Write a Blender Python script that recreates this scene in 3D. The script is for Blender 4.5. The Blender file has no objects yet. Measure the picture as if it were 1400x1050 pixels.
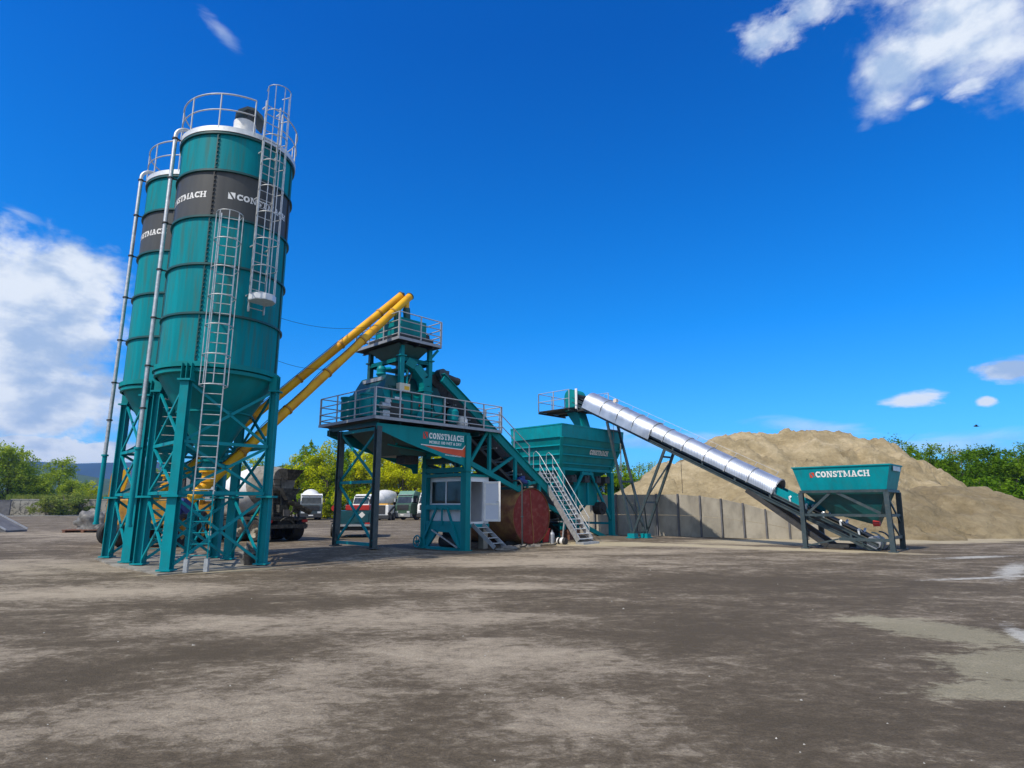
import bpy, math, random
from math import sin, cos, pi, radians as rad, sqrt, atan2, exp
from mathutils import Vector, Matrix, noise as mnoise

random.seed(7)
SC = bpy.context.scene
COL = SC.collection

# ------------------------------------------------------------------ frames
# The plant (tower, bin, conveyors) is laid out on its own axes: l runs along the
# chassis, s across it, z up.  ANG turns them into the yard's axes.
N0 = (-4.86, 21.38)
LD = (0.69, 0.7238)
SD = (-0.7238, 0.69)
ANG = atan2(LD[1], LD[0])


def W(l, s, z=0.0):
    return (N0[0] + l * LD[0] + s * SD[0], N0[1] + l * LD[1] + s * SD[1], z)


BUMPS = [(W(.3, 1.4), .27, 1.7), (W(4.6, 1.5), -.12, 1.6), (W(13, 1.6), .24, 2.3)]


def gz(x, y):
    """height of the yard"""
    h = 0.0
    for (c, a, sg) in BUMPS:
        h += a * exp(-((x - c[0]) ** 2 + (y - c[1]) ** 2) / (2 * sg * sg))
    return h


# ------------------------------------------------------------------ mesh builder
class MB:
    def __init__(s):
        s.v, s.f, s.sm = [], [], []

    def add(s, verts, faces, smooth=False):
        o = len(s.v)
        s.v += [tuple(p) for p in verts]
        s.f += [tuple(i + o for i in f) for f in faces]
        s.sm += [smooth] * len(faces)
        return s

    def box(s, c, size, R=None):
        hx, hy, hz = size[0] / 2, size[1] / 2, size[2] / 2
        vs = [Vector((x, y, z)) for z in (-hz, hz) for y in (-hy, hy) for x in (-hx, hx)]
        if R is not None:
            vs = [R @ p for p in vs]
        c = Vector(c)
        return s.add([p + c for p in vs], [(0, 2, 3, 1), (4, 5, 7, 6), (0, 1, 5, 4), (2, 6, 7, 3), (0, 4, 6, 2), (1, 3, 7, 5)])

    def bx(s, a, b):
        return s.box([(a[i] + b[i]) / 2 for i in range(3)], [abs(b[i] - a[i]) for i in range(3)])

    def beam(s, p0, p1, w, h, up=(0, 0, 1)):
        p0, p1 = Vector(p0), Vector(p1)
        d = p1 - p0
        L = d.length
        if L < 1e-6:
            return s
        x = d / L
        up = Vector(up)
        y = up.cross(x)
        if y.length < 1e-4:
            y = Vector((0, 1, 0)).cross(x)
            if y.length < 1e-4:
                y = Vector((1, 0, 0)).cross(x)
        y.normalize()
        z = x.cross(y)
        R = Matrix((x, y, z)).transposed()
        return s.box((p0 + p1) / 2, (L, w, h), R)

    def ibeam(s, p0, p1, w, h, t=.02, up=(0, 0, 1)):
        p0, p1 = Vector(p0), Vector(p1)
        x = (p1 - p0).normalized()
        y = Vector(up).cross(x)
        if y.length < 1e-4:
            y = Vector((0, 1, 0)).cross(x)
        y.normalize()
        z = x.cross(y)
        s.beam(p0 + z * (h / 2 - t / 2), p1 + z * (h / 2 - t / 2), w, t, up)
        s.beam(p0 - z * (h / 2 - t / 2), p1 - z * (h / 2 - t / 2), w, t, up)
        s.beam(p0, p1, t, h - 2 * t, up)
        return s

    def tube(s, p0, p1, r, n=10, r2=None, cap=True):
        p0, p1 = Vector(p0), Vector(p1)
        r2 = r if r2 is None else r2
        x = (p1 - p0).normalized()
        a = Vector((0, 0, 1)) if abs(x.z) < .9 else Vector((1, 0, 0))
        u = x.cross(a).normalized()
        w = x.cross(u)
        A = [p0 + (u * cos(2 * pi * i / n) + w * sin(2 * pi * i / n)) * r for i in range(n)]
        B = [p1 + (u * cos(2 * pi * i / n) + w * sin(2 * pi * i / n)) * r2 for i in range(n)]
        s.add(A + B, [(i, n + i, n + (i + 1) % n, (i + 1) % n) for i in range(n)], True)
        if cap:
            s.add(A, [tuple(range(n))])
            s.add(B, [tuple(reversed(range(n)))])
        return s

    def pipe(s, pts, r, n=8, closed=False):
        pts = [Vector(p) for p in pts]
        m = len(pts)
        rings = []
        u = None
        for i, p in enumerate(pts):
            if closed:
                d = (pts[(i + 1) % m] - pts[i - 1]).normalized()
            else:
                d = (pts[min(i + 1, m - 1)] - pts[max(i - 1, 0)]).normalized()
            if u is None:
                a = Vector((0, 0, 1)) if abs(d.z) < .9 else Vector((1, 0, 0))
                u = d.cross(a).normalized()
            else:
                u = (u - d * u.dot(d)).normalized()
            w = d.cross(u)
            rings.append([p + (u * cos(2 * pi * k / n) + w * sin(2 * pi * k / n)) * r for k in range(n)])
        vs = [q for R in rings for q in R]
        fs = []
        for i in range(m if closed else m - 1):
            j = (i + 1) % m
            fs += [(i * n + k, i * n + (k + 1) % n, j * n + (k + 1) % n, j * n + k) for k in range(n)]
        s.add(vs, fs, True)
        if not closed:
            s.add(rings[0], [tuple(reversed(range(n)))])
            s.add(rings[-1], [tuple(range(n))])
        return s

    def lathe(s, prof, n=48, c=(0, 0, 0), a0=0, a1=2 * pi, axis='z', flat=False):
        full = abs(a1 - a0 - 2 * pi) < 1e-6
        m = n if full else n + 1
        for (ra, za), (rb, zb) in zip(prof[:-1], prof[1:]):
            vs = []
            for (r, z) in ((ra, za), (rb, zb)):
                for i in range(m):
                    a = a0 + (a1 - a0) * i / n
                    if axis == 'z':
                        vs.append((c[0] + r * cos(a), c[1] + r * sin(a), c[2] + z))
                    elif axis == 'y':
                        vs.append((c[0] + r * cos(a), c[1] + z, c[2] - r * sin(a)))
                    else:
                        vs.append((c[0] + z, c[1] + r * cos(a), c[2] + r * sin(a)))
            fs = [(i, (i + 1) % m, m + (i + 1) % m, m + i) for i in range(m if full else n)]
            s.add(vs, fs, not flat)
        return s

    def prism(s, poly, fn, w0, w1):
        n = len(poly)
        A = [fn(u, v, w0) for u, v in poly]
        B = [fn(u, v, w1) for u, v in poly]
        s.add(A + B, [(i, (i + 1) % n, n + (i + 1) % n, n + i) for i in range(n)])
        s.add(A, [tuple(reversed(range(n)))])
        s.add(B, [tuple(range(n))])
        return s

    def frustum(s, b, t, caps=True):
        """b,t: four corners each (bottom, top), same winding"""
        s.add(list(b) + list(t), [(i, (i + 1) % 4, 4 + (i + 1) % 4, 4 + i) for i in range(4)])
        if caps:
            s.add(b, [(3, 2, 1, 0)])
            s.add(t, [(0, 1, 2, 3)])
        return s

    def poly(s, pts):
        return s.add(pts, [tuple(range(len(pts)))])

    def build(s, name, mat, parent=None, kind=None, recalc=True, bevel=0):
        base = (0, 0, 0)
        if parent is not None:
            base = BASE.get(parent.name, (0, 0, 0))
        me = bpy.data.meshes.new(name)
        me.from_pydata([(p[0] - base[0], p[1] - base[1], p[2] - base[2]) for p in s.v], [], s.f)
        me.polygons.foreach_set('use_smooth', s.sm)
        if recalc:
            import bmesh
            bm = bmesh.new()
            bm.from_mesh(me)
            bmesh.ops.recalc_face_normals(bm, faces=bm.faces)
            bm.to_mesh(me)
            bm.free()
        me.materials.append(mat)
        o = bpy.data.objects.new(name, me)
        COL.objects.link(o)
        if parent is not None:
            o.parent = parent
            BASE[o.name] = base
        if kind:
            o['kind'] = kind
        if bevel:
            b = o.modifiers.new('bevel', 'BEVEL')
            b.width = bevel
            b.segments = 2
            b.limit_method = 'ANGLE'
        return o


BASE = {}


def tag(o, label=None, cat=None, group=None, kind=None):
    if label:
        o['label'] = label
    if cat:
        o['category'] = cat
    if group:
        o['group'] = group
    if kind:
        o['kind'] = kind
    return o


def thing(name, label, cat, loc=(0, 0, 0), rz=0.0, group=None, plant=None):
    """an Empty at the base of a thing; plant=(l,s,z) gives its base in plant axes"""
    o = bpy.data.objects.new(name, None)
    o.empty_display_size = .3
    COL.objects.link(o)
    if plant is not None:
        o.location = W(*plant)
        o.rotation_euler = (0, 0, ANG)
        BASE[o.name] = plant
    else:
        o.location = loc
        o.rotation_euler = (0, 0, rz)
    return tag(o, label, cat, group)


def dup(root, loc, rz=None, label=None, scale=None, group=None):
    r = root.copy()
    COL.objects.link(r)
    r.location = loc
    if rz is not None:
        r.rotation_euler = (0, 0, rz)
    if scale:
        r.scale = scale
    if label:
        r['label'] = label
    if group:
        r['group'] = group
    for ch in list(root.children):
        c = ch.copy()
        COL.objects.link(c)
        c.parent = r
        for g in list(ch.children):
            d = g.copy()
            COL.objects.link(d)
            d.parent = c
    return r


# ------------------------------------------------------------------ materials
def nt(m):
    m.use_nodes = True
    return m.node_tree.nodes, m.node_tree.links


def ramp(nodes, stops, interp='LINEAR'):
    r = nodes.new('ShaderNodeValToRGB')
    r.color_ramp.interpolation = interp
    e = r.color_ramp.elements
    while len(e) < len(stops):
        e.new(.5)
    for i, (p, c) in enumerate(stops):
        e[i].position = p
        e[i].color = (*c, 1) if len(c) == 3 else c
    return r


def pmat(name, c1, c2=None, rough=.5, metal=0.0, scale=3.0, stretch=(1, 1, 1), lo=.35, hi=.7, bump=0.0, bscale=20.0,
         dirt=None, dirt_amt=.5, rough2=None, detail=6.0, spec=.5):
    """painted / bare surface: two tones mixed by noise, optional dirt patches and fine bump"""
    m = bpy.data.materials.new(name)
    N, L = nt(m)
    b = N['Principled BSDF']
    b.inputs['Roughness'].default_value = rough
    b.inputs['Metallic'].default_value = metal
    b.inputs['Specular IOR Level'].default_value = spec
    tc = N.new('ShaderNodeTexCoord')
    mp = N.new('ShaderNodeMapping')
    mp.inputs['Scale'].default_value = stretch
    L.new(tc.outputs['Object'], mp.inputs['Vector'])
    nz = N.new('ShaderNodeTexNoise')
    nz.inputs['Scale'].default_value = scale
    nz.inputs['Detail'].default_value = detail
    nz.inputs['Roughness'].default_value = .6
    L.new(mp.outputs[0], nz.inputs['Vector'])
    r = ramp(N, [(lo, c1), (hi, c2 or c1)])
    L.new(nz.outputs['Fac'], r.inputs[0])
    out = r.outputs[0]
    if dirt:
        n2 = N.new('ShaderNodeTexNoise')
        n2.inputs['Scale'].default_value = scale * 2.3
        n2.inputs['Detail'].default_value = 8
        L.new(mp.outputs[0], n2.inputs['Vector'])
        r2 = ramp(N, [(.48, (0, 0, 0)), (.78, (dirt_amt,) * 3)])
        L.new(n2.outputs['Fac'], r2.inputs[0])
        mx = N.new('ShaderNodeMix')
        mx.data_type = 'RGBA'
        mx.inputs['B'].default_value = (*dirt, 1)
        L.new(r2.outputs[0], mx.inputs['Factor'])
        L.new(out, mx.inputs['A'])
        out = mx.outputs['Result']
    L.new(out, b.inputs['Base Color'])
    if rough2 is not None:
        mr = N.new('ShaderNodeMapRange')
        mr.inputs['To Min'].default_value = rough
        mr.inputs['To Max'].default_value = rough2
        L.new(nz.outputs['Fac'], mr.inputs['Value'])
        L.new(mr.outputs[0], b.inputs['Roughness'])
    if bump:
        n3 = N.new('ShaderNodeTexNoise')
        n3.inputs['Scale'].default_value = bscale
        n3.inputs['Detail'].default_value = 5
        L.new(tc.outputs['Object'], n3.inputs['Vector'])
        bp = N.new('ShaderNodeBump')
        bp.inputs['Strength'].default_value = bump
        bp.inputs['Distance'].default_value = .03
        L.new(n3.outputs['Fac'], bp.inputs['Height'])
        L.new(bp.outputs[0], b.inputs['Normal'])
    return m


M = {}
M['teal'] = pmat('teal_paint', (0, .195, .215), (0, .255, .28), rough=.42, rough2=.52, scale=1.6, stretch=(1, 1, .35), dirt=(.02, .12, .11), dirt_amt=.4, bump=.04, bscale=6, spec=.18)
M['teal_dk'] = pmat('dark_teal_and_shade_paint', (.0, .06, .065), (.005, .09, .095), rough=.45, scale=2, dirt=(.03, .05, .05), bump=.04)  # also carries the painted shade of seams and rear posts
M['teal_frame'] = pmat('teal_frame_paint', (.0, .22, .265), (.0, .28, .335), rough=.45, scale=2.5, stretch=(1, 1, .5), dirt=(.03, .13, .13), dirt_amt=.4, spec=.18)
M['teal_silo'] = pmat('silo_shell_paint', (0, .205, .245), (0, .275, .33), rough=.5, rough2=.6, scale=2.2, stretch=(1.6, 1.6, .14), dirt=(.06, .115, .085), dirt_amt=.75, bump=.05, bscale=1.6, spec=.10)
M['band'] = pmat('charcoal_band_paint', (.055, .058, .062), (.075, .078, .08), rough=.45, rough2=.55, scale=2.2, stretch=(1.6, 1.6, .14), bump=.03, bscale=2.5, spec=.3)
M['galv'] = pmat('galvanised_steel', (.42, .44, .46), (.62, .64, .66), rough=.42, metal=.75, scale=9, rough2=.6, bump=.02)
M['galv_pale'] = pmat('pale_galvanised_steel', (.6, .62, .64), (.78, .79, .8), rough=.5, metal=.45, scale=7)
M['rail'] = pmat('grey_rail_steel', (.4, .42, .45), (.52, .54, .57), rough=.5, metal=.35, scale=8)
M['toe'] = pmat('grey_deck_edge', (.28, .30, .34), (.38, .40, .44), rough=.55, metal=.3, scale=5)
M['anth'] = pmat('anthracite_and_shade_paint', (.026, .046, .056), (.042, .066, .078), rough=.45, scale=3, dirt=(.14, .13, .11), dirt_amt=.35)
M['black'] = pmat('black_rubber', (.012, .012, .013), (.03, .03, .03), rough=.75, scale=6, dirt=(.12, .11, .09), dirt_amt=.3)
M['dark'] = pmat('dark_steel', (.02, .022, .024), (.045, .045, .046), rough=.6, scale=4)
M['yellow'] = pmat('yellow_orange_paint', (.72, .34, .008), (.84, .47, .010), rough=.36, scale=.9, dirt=(.52, .17, .012), dirt_amt=.6, lo=.3, hi=.65, spec=.3)
M['amber'] = pmat('worn_amber_paint', (.42, .20, .015), (.55, .28, .02), rough=.5, scale=2, dirt=(.12, .07, .03), dirt_amt=.7)
M['blue'] = pmat('blue_motor_paint', (.012, .03, .17), (.02, .05, .26), rough=.45, scale=4)
M['red'] = pmat('red_paint', (.42, .02, .02), (.55, .04, .03), rough=.45, scale=4)
M['white'] = pmat('white_paint', (.7, .7, .7), (.82, .82, .82), rough=.42, scale=3, dirt=(.45, .42, .36), dirt_amt=.45)
M['pvc'] = pmat('white_panel', (.72, .74, .78), (.80, .82, .86), rough=.4, scale=2)
M['doorleaf'] = pmat('shaded_door_panel', (.56, .60, .70), (.62, .66, .75), rough=.4, scale=2)  # recess shade of the panel put into its blue-grey tone
M['letter'] = pmat('white_lettering', (.80, .80, .80), (.86, .86, .86), rough=.5, scale=6)
M['orange'] = pmat('orange_decal', (.62, .07, .015), (.70, .10, .02), rough=.45, scale=3)
M['reddec'] = pmat('red_decal', (.55, .04, .02), (.62, .06, .03), rough=.45, scale=3)
M['rust'] = pmat('rusty_brown_steel', (.20, .075, .035), (.40, .20, .07), rough=.75, scale=1.6, dirt=(.46, .28, .09), dirt_amt=.8, bump=.3, bscale=14)
M['rustcap'] = pmat('rusty_red_plate', (.15, .012, .010), (.21, .02, .015), rough=.8, scale=2.6, dirt=(.30, .11, .09), dirt_amt=.55, bump=.25, bscale=9)
M['conc'] = pmat('grey_concrete', (.28, .255, .21), (.43, .395, .33), rough=.9, scale=.9, stretch=(1, 1, .5), dirt=(.15, .14, .12), dirt_amt=.75, bump=.35, bscale=10)
M['conc_lt'] = pmat('pale_concrete', (.34, .33, .30), (.48, .46, .42), rough=.9, scale=1.5, dirt=(.2, .19, .17), dirt_amt=.6, bump=.3, bscale=8)
M['block'] = pmat('dark_block_wall', (.10, .10, .11), (.16, .16, .17), rough=.9, scale=2, bump=.3)
M['tarp'] = pmat('grey_tarpaulin', (.10, .10, .095), (.22, .21, .20), rough=.6, scale=4, bump=.5, bscale=7)
M['wood'] = pmat('red_brown_timber', (.12, .05, .035), (.2, .09, .05), rough=.8, scale=4)
M['dirty'] = pmat('cement_caked_steel', (.025, .024, .021), (.085, .08, .07), rough=.85, scale=3.5, dirt=(.18, .17, .14), dirt_amt=.7, bump=.6, bscale=14)
M['trgreen'] = pmat('faded_green_truck_paint', (.10, .22, .16), (.15, .29, .22), rough=.4, scale=3)
M['trgreen_dk'] = pmat('dark_green_truck_paint', (.035, .07, .045), (.05, .10, .065), rough=.4, scale=3)
M['cream'] = pmat('cream_truck_paint', (.62, .50, .40), (.72, .60, .50), rough=.45, scale=3)
M['petrol'] = pmat('petrol_blue_paint', (.008, .055, .075), (.012, .09, .115), rough=.35, scale=3, dirt=(.06, .10, .11), dirt_amt=.5)
M['bark'] = pmat('grey_brown_bark', (.07, .055, .04), (.14, .115, .085), rough=.9, scale=8, stretch=(1, 1, .2), bump=.5)
M['box'] = pmat('control_box_cream', (.6, .58, .5), (.66, .64, .56), rough=.45)
M['sticker'] = pmat('yellow_warning_sticker', (.75, .42, .02), (.8, .48, .03), rough=.5)
M['caked'] = pmat('grey_cement_crust', (.16, .15, .13), (.31, .29, .25), rough=.9, scale=3, dirt=(.05, .047, .04), dirt_amt=.7, bump=.5, bscale=12)
M['mud'] = pmat('brown_metal_scrap', (.13, .12, .11), (.24, .22, .2), rough=.8, scale=5, bump=.4)


def glass(name, col, rough=.06):
    m = bpy.data.materials.new(name)
    N, L = nt(m)
    b = N['Principled BSDF']
    b.inputs['Base Color'].default_value = (*col, 1)
    b.inputs['Roughness'].default_value = rough
    b.inputs['Specular IOR Level'].default_value = .5
    tc = N.new('ShaderNodeTexCoord')
    nz = N.new('ShaderNodeTexNoise')
    nz.inputs['Scale'].default_value = 2.2
    L.new(tc.outputs['Object'], nz.inputs['Vector'])
    r = ramp(N, [(.4, tuple(c * .7 for c in col)), (.65, tuple(min(1, c * 1.4) for c in col))])
    L.new(nz.outputs['Fac'], r.inputs[0])
    L.new(r.outputs[0], b.inputs['Base Color'])
    return m


M['glass'] = glass('dark_window_glass', (.03, .036, .04))


def hood_mat():
    """corrugated galvanised hood: bright steel with fine ribs along the sheet"""
    m = bpy.data.materials.new('ribbed_galvanised_hood')
    N, L = nt(m)
    b = N['Principled BSDF']
    b.inputs['Metallic'].default_value = .85
    b.inputs['Roughness'].default_value = .46
    tc = N.new('ShaderNodeTexCoord')
    nz = N.new('ShaderNodeTexNoise')
    nz.inputs['Scale'].default_value = 1.5
    L.new(tc.outputs['Object'], nz.inputs['Vector'])
    r = ramp(N, [(.35, (.44, .48, .55)), (.7, (.64, .68, .75))])
    L.new(nz.outputs['Fac'], r.inputs[0])
    L.new(r.outputs[0], b.inputs['Base Color'])
    wv = N.new('ShaderNodeTexWave')
    wv.wave_type = 'BANDS'
    wv.bands_direction = 'Y'
    wv.inputs['Scale'].default_value = 4.2
    L.new(tc.outputs['Object'], wv.inputs['Vector'])
    bp = N.new('ShaderNodeBump')
    bp.inputs['Strength'].default_value = .35
    bp.inputs['Distance'].default_value = .02
    L.new(wv.outputs['Fac'], bp.inputs['Height'])
    L.new(bp.outputs[0], b.inputs['Normal'])
    return m


M['hood'] = hood_mat()


def leaf_mat(name, c1, c2, c3):
    m = bpy.data.materials.new(name)
    N, L = nt(m)
    N.remove(N['Principled BSDF'])
    out = N['Material Output']
    geo = N.new('ShaderNodeNewGeometry')
    oi = N.new('ShaderNodeObjectInfo')
    nz = N.new('ShaderNodeTexNoise')
    nz.inputs['Scale'].default_value = .55
    nz.inputs['Detail'].default_value = 3
    L.new(geo.outputs['Position'], nz.inputs['Vector'])
    ad = N.new('ShaderNodeMath')
    ad.operation = 'MULTIPLY_ADD'
    ad.inputs[1].default_value = .35
    L.new(oi.outputs['Random'], ad.inputs[0])
    L.new(nz.outputs['Fac'], ad.inputs[2])
    r = ramp(N, [(.3, c1), (.62, c2), (.95, c3)])
    L.new(ad.outputs[0], r.inputs[0])
    d = N.new('ShaderNodeBsdfDiffuse')
    t = N.new('ShaderNodeBsdfTranslucent')
    mx = N.new('ShaderNodeMixShader')
    mx.inputs[0].default_value = .35
    L.new(r.outputs[0], d.inputs['Color'])
    L.new(r.outputs[0], t.inputs['Color'])
    L.new(d.outputs[0], mx.inputs[1])
    L.new(t.outputs[0], mx.inputs[2])
    L.new(mx.outputs[0], out.inputs['Surface'])
    return m


M['leaf_y'] = leaf_mat('yellow_green_leaves', (.26, .34, .008), (.48, .52, .010), (.72, .70, .016))
M['leaf_g'] = leaf_mat('fresh_green_leaves', (.09, .19, .008), (.17, .30, .010), (.28, .40, .015))
M['leaf_d'] = leaf_mat('dark_green_leaves', (.055, .13, .010), (.105, .21, .012), (.20, .31, .02))
M['leaf_w'] = leaf_mat('willow_leaves', (.19, .28, .025), (.33, .43, .04), (.52, .58, .075))
M['leaf_o'] = leaf_mat('olive_brown_leaves', (.26, .25, .05), (.38, .35, .07), (.48, .43, .10))
M['grass'] = leaf_mat('weed_leaves', (.11, .17, .03), (.19, .25, .05), (.29, .32, .08))


class NG:
    """tiny helper to write node maths"""

    def __init__(s, m):
        s.N, s.L = m.node_tree.nodes, m.node_tree.links

    def val(s, sock, v):
        if isinstance(v, (int, float)):
            sock.default_value = v
        elif isinstance(v, (tuple, list)):
            sock.default_value = v
        else:
            s.L.new(v, sock)

    def math(s, op, a, b=0.0, c=0.0, clamp=False):
        n = s.N.new('ShaderNodeMath')
        n.operation = op
        n.use_clamp = clamp
        for i, v in enumerate((a, b, c)):
            s.val(n.inputs[i], v)
        return n.outputs[0]

    def noise(s, vec, scale, detail=5, rough=.55, dist=0.0):
        n = s.N.new('ShaderNodeTexNoise')
        s.L.new(vec, n.inputs['Vector'])
        n.inputs['Scale'].default_value = scale
        n.inputs['Detail'].default_value = detail
        n.inputs['Roughness'].default_value = rough
        n.inputs['Distortion'].default_value = dist
        return n.outputs['Fac']

    def mapping(s, vec, loc=(0, 0, 0), rot=(0, 0, 0), scale=(1, 1, 1)):
        n = s.N.new('ShaderNodeMapping')
        s.L.new(vec, n.inputs['Vector'])
        n.inputs['Location'].default_value = loc
        n.inputs['Rotation'].default_value = rot
        n.inputs['Scale'].default_value = scale
        return n.outputs[0]

    def mr(s, v, a, b, c=0.0, d=1.0, smooth=False):
        n = s.N.new('ShaderNodeMapRange')
        n.interpolation_type = 'SMOOTHSTEP' if smooth else 'LINEAR'
        s.val(n.inputs['Value'], v)
        n.inputs['From Min'].default_value = a
        n.inputs['From Max'].default_value = b
        n.inputs['To Min'].default_value = c
        n.inputs['To Max'].default_value = d
        return n.outputs[0]

    def mix(s, f, a, b):
        n = s.N.new('ShaderNodeMix')
        n.data_type = 'RGBA'
        s.val(n.inputs['Factor'], f)
        s.val(n.inputs['A'], (*a, 1) if isinstance(a, tuple) and len(a) == 3 else a)
        s.val(n.inputs['B'], (*b, 1) if isinstance(b, tuple) and len(b) == 3 else b)
        return n.outputs['Result']
HAZE = True
# ------------------------------------------------------------------ camera, sun, sky
SC.render.engine = 'CYCLES'
SC.view_settings.view_transform = 'Standard'
SC.view_settings.look = 'None'
SC.view_settings.exposure = 0.0
SC.view_settings.gamma = 1.0
cam_d = bpy.data.cameras.new('camera')
cam_d.sensor_width = 36.0
cam_d.lens = 36.0 * 830 / 1400
cam_d.clip_start = .05
cam_d.clip_end = 12000
cam = bpy.data.objects.new('camera', cam_d)
cam.location = (0, 0, 1.7)
cam.rotation_euler = (rad(90 + 11.3), 0, 0)
COL.objects.link(cam)
SC.camera = cam

SUN_EL = rad(51)
SUN_AZ = atan2(-.72, -.69)          # measured from +Y towards +X
sd = Vector((sin(SUN_AZ) * cos(SUN_EL), cos(SUN_AZ) * cos(SUN_EL), sin(SUN_EL)))
sun_d = bpy.data.lights.new('sun', 'SUN')
sun_d.energy = 4.3
sun_d.angle = rad(.53)
sun_d.color = (1.0, .92, .79)
sun = bpy.data.objects.new('sun', sun_d)
sun.rotation_euler = sd.to_track_quat('Z', 'Y').to_euler()
sun.location = (-20, -20, 30)
COL.objects.link(sun)

world = bpy.data.worlds.new('World')
SC.world = world
world.use_nodes = True
g = NG(world)
N, L = g.N, g.L
bg = N['Background']
sky = N.new('ShaderNodeTexSky')
sky.sky_type = 'NISHITA'
sky.sun_disc = False
sky.sun_elevation = SUN_EL
sky.sun_rotation = SUN_AZ % (2 * pi)
sky.altitude = 400
sky.air_density = 1.15
sky.dust_density = .15
sky.ozone_density = 3.0
hs = N.new('ShaderNodeMix')
hs.data_type = 'RGBA'
hs.blend_type = 'MULTIPLY'
hs.inputs['Factor'].default_value = 1.0
# the deep saturated blue of a phone camera, deepest overhead
L.new(sky.outputs[0], hs.inputs['A'])
tc = N.new('ShaderNodeTexCoord')
sx = N.new('ShaderNodeSeparateXYZ')
L.new(tc.outputs['Generated'], sx.inputs[0])
X, Y, Z = sx.outputs
DEG = 180 / pi
azn = g.math('MULTIPLY', g.math('ARCTAN2', X, Y), DEG)
eln = g.math('MULTIPLY', g.math('ARCSINE', Z), DEG)
tint = ramp(N, [(.08, (.33, 1.16, 2.12)), (.36, (.06, 1.06, 2.12)), (.58, (.02, .96, 2.1)), (.9, (.0, .78, 1.98))])
L.new(g.math('DIVIDE', eln, 45.0), tint.inputs[0])
L.new(tint.outputs[0], hs.inputs['B'])
# cloud-layer coordinates (a plane overhead), so clouds flatten towards the horizon
zz = g.math('ADD', g.math('MAXIMUM', Z, 0.0), .16)
cb = N.new('ShaderNodeCombineXYZ')
L.new(g.math('DIVIDE', X, zz), cb.inputs[0])
L.new(g.math('DIVIDE', Y, zz), cb.inputs[1])
PV = cb.outputs[0]
cd = N.new('ShaderNodeCombineXYZ')
L.new(azn, cd.inputs[0])
L.new(eln, cd.inputs[1])
AV = cd.outputs[0]


def blob(a, e, ra, re, rot=0.0):
    """soft patch of sky centred on azimuth a, elevation e (degrees): 1 at the centre, 0 at the rim"""
    da = g.math('SUBTRACT', azn, a)
    de = g.math('SUBTRACT', eln, e)
    if rot:
        c, s = cos(rad(rot)), sin(rad(rot))
        u = g.math('ADD', g.math('MULTIPLY', da, c), g.math('MULTIPLY', de, s))
        v = g.math('SUBTRACT', g.math('MULTIPLY', de, c), g.math('MULTIPLY', da, s))
    else:
        u, v = da, de
    q = g.math('ADD', g.math('POWER', g.math('DIVIDE', g.math('ABSOLUTE', u), ra), 2.0), g.math('POWER', g.math('DIVIDE', g.math('ABSOLUTE', v), re), 2.0))
    return g.math('SUBTRACT', 1.0, g.math('SQRT', q))


def smax(items):
    o = items[0]
    for i in items[1:]:
        o = g.math('MAXIMUM', o, i)
    return o


# cumulus bank on the left, low cumulus over the hills, torn clouds upper right, small ones at right
n_big = g.noise(g.mapping(AV, loc=(2.3, .6, 0), scale=(.17, .21, 1)), 1.0, 9, .56, .1)
n_mid = g.noise(g.mapping(AV, rot=(0, 0, rad(-20)), loc=(8, 3, 0), scale=(.15, .21, 1)), 1.0, 9, .57, .15)
n_fray = g.noise(g.mapping(AV, rot=(0, 0, rad(-35)), loc=(2, 9, 0), scale=(.35, .75, 1)), 1.0, 8, .62, .3)
n_small = g.noise(g.mapping(AV, loc=(11, 2, 0), scale=(.35, .9, 1)), 1.0, 7, .6, .3)
left = smax([blob(-42, 13, 9.5, 7.2), blob(-38.5, 8.0, 7.5, 4.6), blob(-37.2, 16.6, 5.0, 3.4, 8), blob(-50, 12, 11, 9), blob(-62, 15, 12, 8)])
m_left = g.mr(g.math('MULTIPLY_ADD', n_big, 1.9, g.math('MULTIPLY_ADD', n_fray, .35, g.math('ADD', left, -1.08))), .0, .42, 0, 1, True)
low = smax([blob(-37.5, 3.9, 6.5, 1.5), blob(-33.0, 4.0, 3.4, 1.2), blob(-48, 4, 6, 1.8)])
m_low = g.mr(g.math('MULTIPLY_ADD', n_small, 1.5, g.math('ADD', low, -.85)), .0, .3, 0, 1, True)
tr = smax([blob(41, 34.2, 8.6, 5.4, -10), blob(36.5, 33.4, 5.0, 3.8, 20), blob(52, 33, 12, 9), blob(40, 39.5, 8, 4.6)])
m_tr = g.mr(g.math('MULTIPLY_ADD', n_mid, 2.7, g.math('MULTIPLY_ADD', n_fray, .9, g.math('MULTIPLY_ADD', tr, 1.45, -1.75))), .0, 1.15, 0, 1, True)
wq = smax([blob(25.5, 38.2, 5.4, 2.0, 4), blob(30.5, 39.0, 4.6, 2.3, 0), blob(40.5, 30.2, 3.2, 1.2, -6), blob(37.0, 30.3, 1.6, .8)])
m_wq = g.mr(g.math('MULTIPLY_ADD', n_mid, 2.4, g.math('MULTIPLY_ADD', n_fray, 1.9, g.math('MULTIPLY_ADD', wq, 1.3, -2.35))), .0, 1.0, 0, .85, True)
sm = smax([blob(33.7, 8.25, 2.6, .75), blob(40.2, 9.8, 2.8, 1.2), blob(38.4, 7.6, .8, .45), blob(47, 9, 5, 1.6)])
m_sm = g.mr(g.math('MULTIPLY_ADD', n_small, 1.4, g.math('ADD', sm, -.72)), .0, .5, 0, .95, True)
wisp = smax([blob(14, 5.7, 9, 1.1), blob(36, 4.6, 9, 1.2, 3), blob(26, 6.5, 6, 1.0, -8), blob(-28.8, 37.6, 2.6, .8, -25), blob(-41, 20.9, 2.0, .55, -12), blob(10.5, 6.8, 3, .8)])
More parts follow.
